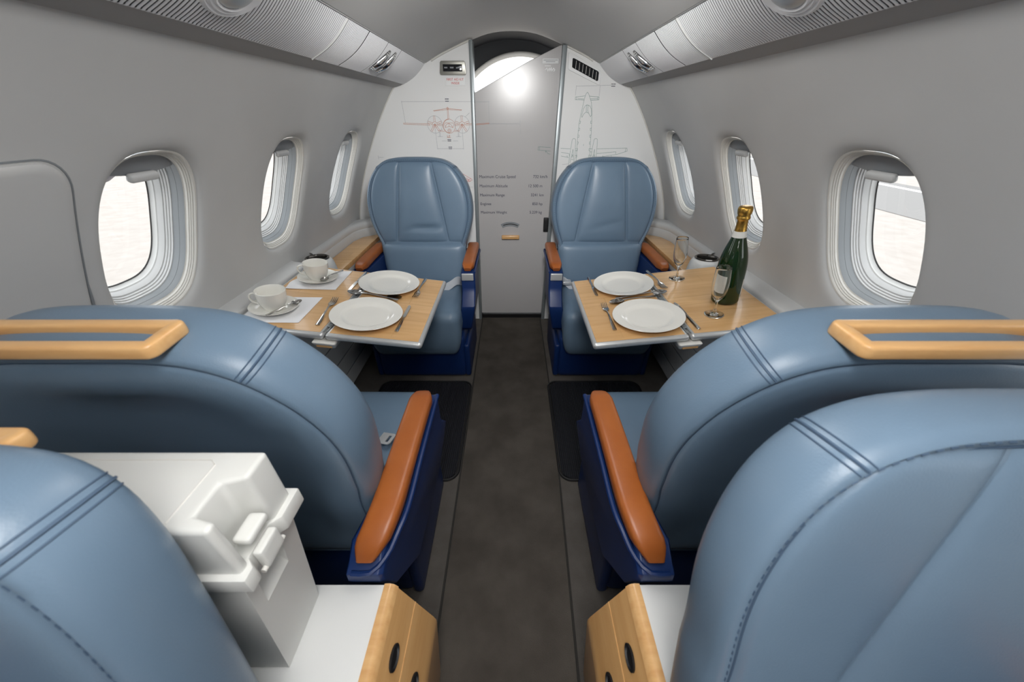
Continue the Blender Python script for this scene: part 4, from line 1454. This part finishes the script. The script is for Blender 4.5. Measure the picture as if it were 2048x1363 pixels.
# ------------------------------------------------------------------ cabinets behind the near seats, and the white container
def cabinet(s, x_in, y0, y1, label):
    o = tag(empty('drawer_cabinet', (s * .25, (y0 + y1) / 2, 0)), label, 'cabinet', 'low cabinets between the seat backs')
    inv = Matrix.Translation((-s * .25, -(y0 + y1) / 2, 0))
    def pr(poly, a, b_):
        f = MB().prism([(s * x, max(0, z - .03)) for x, z in poly], 'y', a, b_)
        return MB().add([inv @ Vector(v) for v in f.v], f.f)
    top = [(.2485, .557), (x_in, .557), (x_in, .515), (.2485, .515)]
    pr(top, y0, y1).build('top', M['white'], o, bevel=.002)
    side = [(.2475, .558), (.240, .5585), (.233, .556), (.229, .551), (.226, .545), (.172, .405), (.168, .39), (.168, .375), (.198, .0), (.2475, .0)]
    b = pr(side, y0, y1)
    b.build('side_panel', M['maple_shaded'], o, smooth=20)
    lipp = [(.2495, .559), (.240, .5600), (.2325, .5575), (.228, .552), (.2245, .545), (.230, .543), (.2495, .55)]
    pr(lipp, y0 - .001, y1 + .001).build('edge_strip', M['maple_solid'], o, smooth=50)
    b = MB()
    xs, zs_ = .2005, .4795
    pr([(xs - .0012, zs_ - .0006), (xs + .0, zs_ + .0018), (xs + .004, zs_ + .0), (xs + .003, zs_ - .002)], y0, y1).build('drawer_gap', M['maple_solid'], o, smooth=0)
    for (xq, zq) in ((.2130, .5120), (.184, .437)):
        yk = y0 + .36 * (y1 - y0) if zq > .5 else y0 + .22 * (y1 - y0)
        nrm = Vector((-s * .933, 0, .36))
        tz_ = Vector((s * .36, 0, .933))
        c = inv @ Vector((s * (xq - .0005), yk, zq - .03))
        for nm, rr, hgt, m in (('finger_pull', .018, .004, M['black']),):
            b = MB()
            rows = []
            for r, h in ((rr, 0), (rr, hgt * .8), (rr * .85, hgt), (rr * .75, hgt * .6), (rr * .7, .0006), (.0002, .0005)):
                rows.append([c + nrm * h + Vector((0, 1, 0)) * (r * 1.15 * math.cos(2 * PI * j / 32)) + tz_ * (r * .62 * math.sin(2 * PI * j / 32)) for j in range(32)])
            b.grid(rows, closed=True)
            b.build(nm, m, o)
    pr([(.2485, .514), (x_in, .514), (x_in, 0), (.2485, 0)], y0 + .005, y1 - .005).build('body', M['white'], o)
    return o
cabinet(-1, .80, .165, .318, 'white-topped cabinet with wooden drawer front under the white box')
cabinet(1, .36, .165, .318, 'white-topped cabinet with wooden drawer front beside the right seats')

def container():
    o = tag(empty('storage_box', (-.56, .2475, .5285)), 'large white plastic storage box standing on the left cabinet', 'box')
    X1, X0, XT = .190, -.19, .236     # right face at the foot, left face, right face at the top
    Y0, Y1 = -.0525, .0525
    H_ = .305
    b = MB()
    def rf(y, z):
        return (X1 + (XT - X1) * z / H_, y, z)
    b.add([(X0, Y0, 0), (X1, Y0, 0), (X1, Y1, 0), (X0, Y1, 0), (X0 - .02, Y0, H_), (XT, Y0, H_), (XT, Y1, H_), (X0 - .02, Y1, H_)], [(0, 3, 2, 1), (0, 1, 5, 4), (2, 3, 7, 6), (0, 4, 7, 3), (4, 5, 6, 7)])
    ya, yb2, za, zb = -.034, .018, .205, .275
    ys, zs_ = [Y0, ya, yb2, Y1], [0, za, zb, H_]
    for i in range(3):
        for j in range(3):
            if i == 1 and j == 1:
                continue
            b.add([rf(ys[i], zs_[j]), rf(ys[i + 1], zs_[j]), rf(ys[i + 1], zs_[j + 1]), rf(ys[i], zs_[j + 1])], [(0, 1, 2, 3)])
    dpt = .034
    a_, b1, c1, d1 = rf(ya, za), rf(yb2, za), rf(yb2, zb), rf(ya, zb)
    i3, i4 = (c1[0] - dpt, c1[1] - .006, c1[2]), (d1[0] - dpt, d1[1] + .006, d1[2])
    b.add([a_, b1, c1, d1, i3, i4], [(0, 1, 4, 5), (1, 2, 4), (0, 5, 3), (5, 4, 2, 3)])
    b.build('body', M['box'], o, smooth=20, bevel=.0015)
    # lid with a notch for the latch in its right edge
    def plan(e, dep):
        xr = XT + .010 + e
        return [(X0 - .03 - e, Y0 - e), (xr, Y0 - e), (xr, -.040 - e * .5), (xr - dep, -.034), (xr - dep, .006), (xr, .013 + e * .5), (xr, Y1 + e), (X0 - .03 - e, Y1 + e)]
    l = MB().prism(plan(0, .028), 'z', H_ + .002, H_ + .106).build('lid', M['box'], o, smooth=45, bevel=.009, segs=3)
    MB().prism(plan(.008, .012), 'z', H_ - .010, H_ + .018).build('lid_rim', M['box'], l, smooth=45, bevel=.003)
    zl = H_ + .106
    MB().tube([(X0, Y1 - .014, zl), (XT - .050, Y1 - .014, zl), (XT - .040, Y1 - .022, zl), (XT - .040, Y0 + .01, zl)], .0011, 5).build('lid_groove', M['cream'], l)
    c = MB().box((XT + .014, -.014, H_ + .004), (.012, .034, .034), .003, 2)
    lt = c.build('latch', M['box'], o)
    MB().box((XT + .006, -.013, H_ + .044), (.022, .036, .012), .004, 2).build('latch_stop', M['box'], lt)
    MB().tube([(XT + .014, -.036, H_ - .012), (XT + .014, .008, H_ - .012)], .0036, 8).build('latch_pin', M['cream'], lt)
    return o
container()

# ------------------------------------------------------------------ outside
def ground():
    m = bpy.data.materials.new('apron')
    m.use_nodes = True
    nt = m.node_tree
    p = nt.nodes['Principled BSDF']
    p.inputs['Roughness'].default_value = 0.9
    tc = nt.nodes.new('ShaderNodeTexCoord')
    n = nt.nodes.new('ShaderNodeTexNoise')
    n.inputs['Scale'].default_value = 3.0
    n.inputs['Detail'].default_value = 8
    nt.links.new(tc.outputs['Object'], n.inputs['Vector'])
    r = nt.nodes.new('ShaderNodeValToRGB')
    r.color_ramp.elements[0].position = .3
    r.color_ramp.elements[1].position = .7
    r.color_ramp.elements[0].color = (.29, .262, .238, 1)
    r.color_ramp.elements[1].color = (.34, .315, .292, 1)
    nt.links.new(n.outputs[0], r.inputs[0])
    nt.links.new(r.outputs[0], p.inputs['Base Color'])
    b = MB().box((0, 0, -1.05), (160, 160, .1))
    struct(b.build('ground', m, None, smooth=0))
    b = MB().add([(9.5, -60, -.996), (11.2, -60, -.996), (26, 60, -.996), (18, 60, -.996)], [(0, 1, 2, 3)])
    o = struct(slab('trim_17', 0, 1, 0, 1, 0, .01, mat('asphalt', (.19, .185, .18), .9)))
    me = o.data
    co = [(8.6, -40), (13.2, -40), (17.2, 60), (12.6, 60)]
    b = MB().prism([co[0], co[1], co[2], co[3]], 'z', -.999, -.985)
    bpy.data.objects.remove(o)
    struct(b.build('trim_17', mat('asphalt', (.19, .185, .18), .9), None, smooth=0))
    b = MB().prism([(12.2, -40), (12.5, -40), (16.5, 60), (16.2, 60)], 'z', -.984, -.980)
    struct(b.build('trim_18', M['whiteink'], None, smooth=0))
ground()
# pod on the wing seen through the nearest left window
o = tag(empty('engine_pod', (-3.74, 3.36, 1.07), math.radians(25)), 'dark blue engine pod outside the nearest left window', 'engine')
rows = []
for t in np.linspace(0, 1, 20):
    r = .30 * math.sin(PI * (t * .93 + .05)) ** .6
    rows.append([(r * math.cos(2 * PI * j / 28), -.45 + .9 * t, r * math.sin(2 * PI * j / 28)) for j in range(28)])
MB().grid(rows, closed=True).add(rows[0], [tuple(range(28))]).add(rows[-1], [tuple(range(28))]).build('nacelle', mat('pod_paint', (.03, .032, .06), .4), o)
MB().box((0, .05, .46), (.10, .5, .5), .04, 3).build('pylon', M['white'], o)
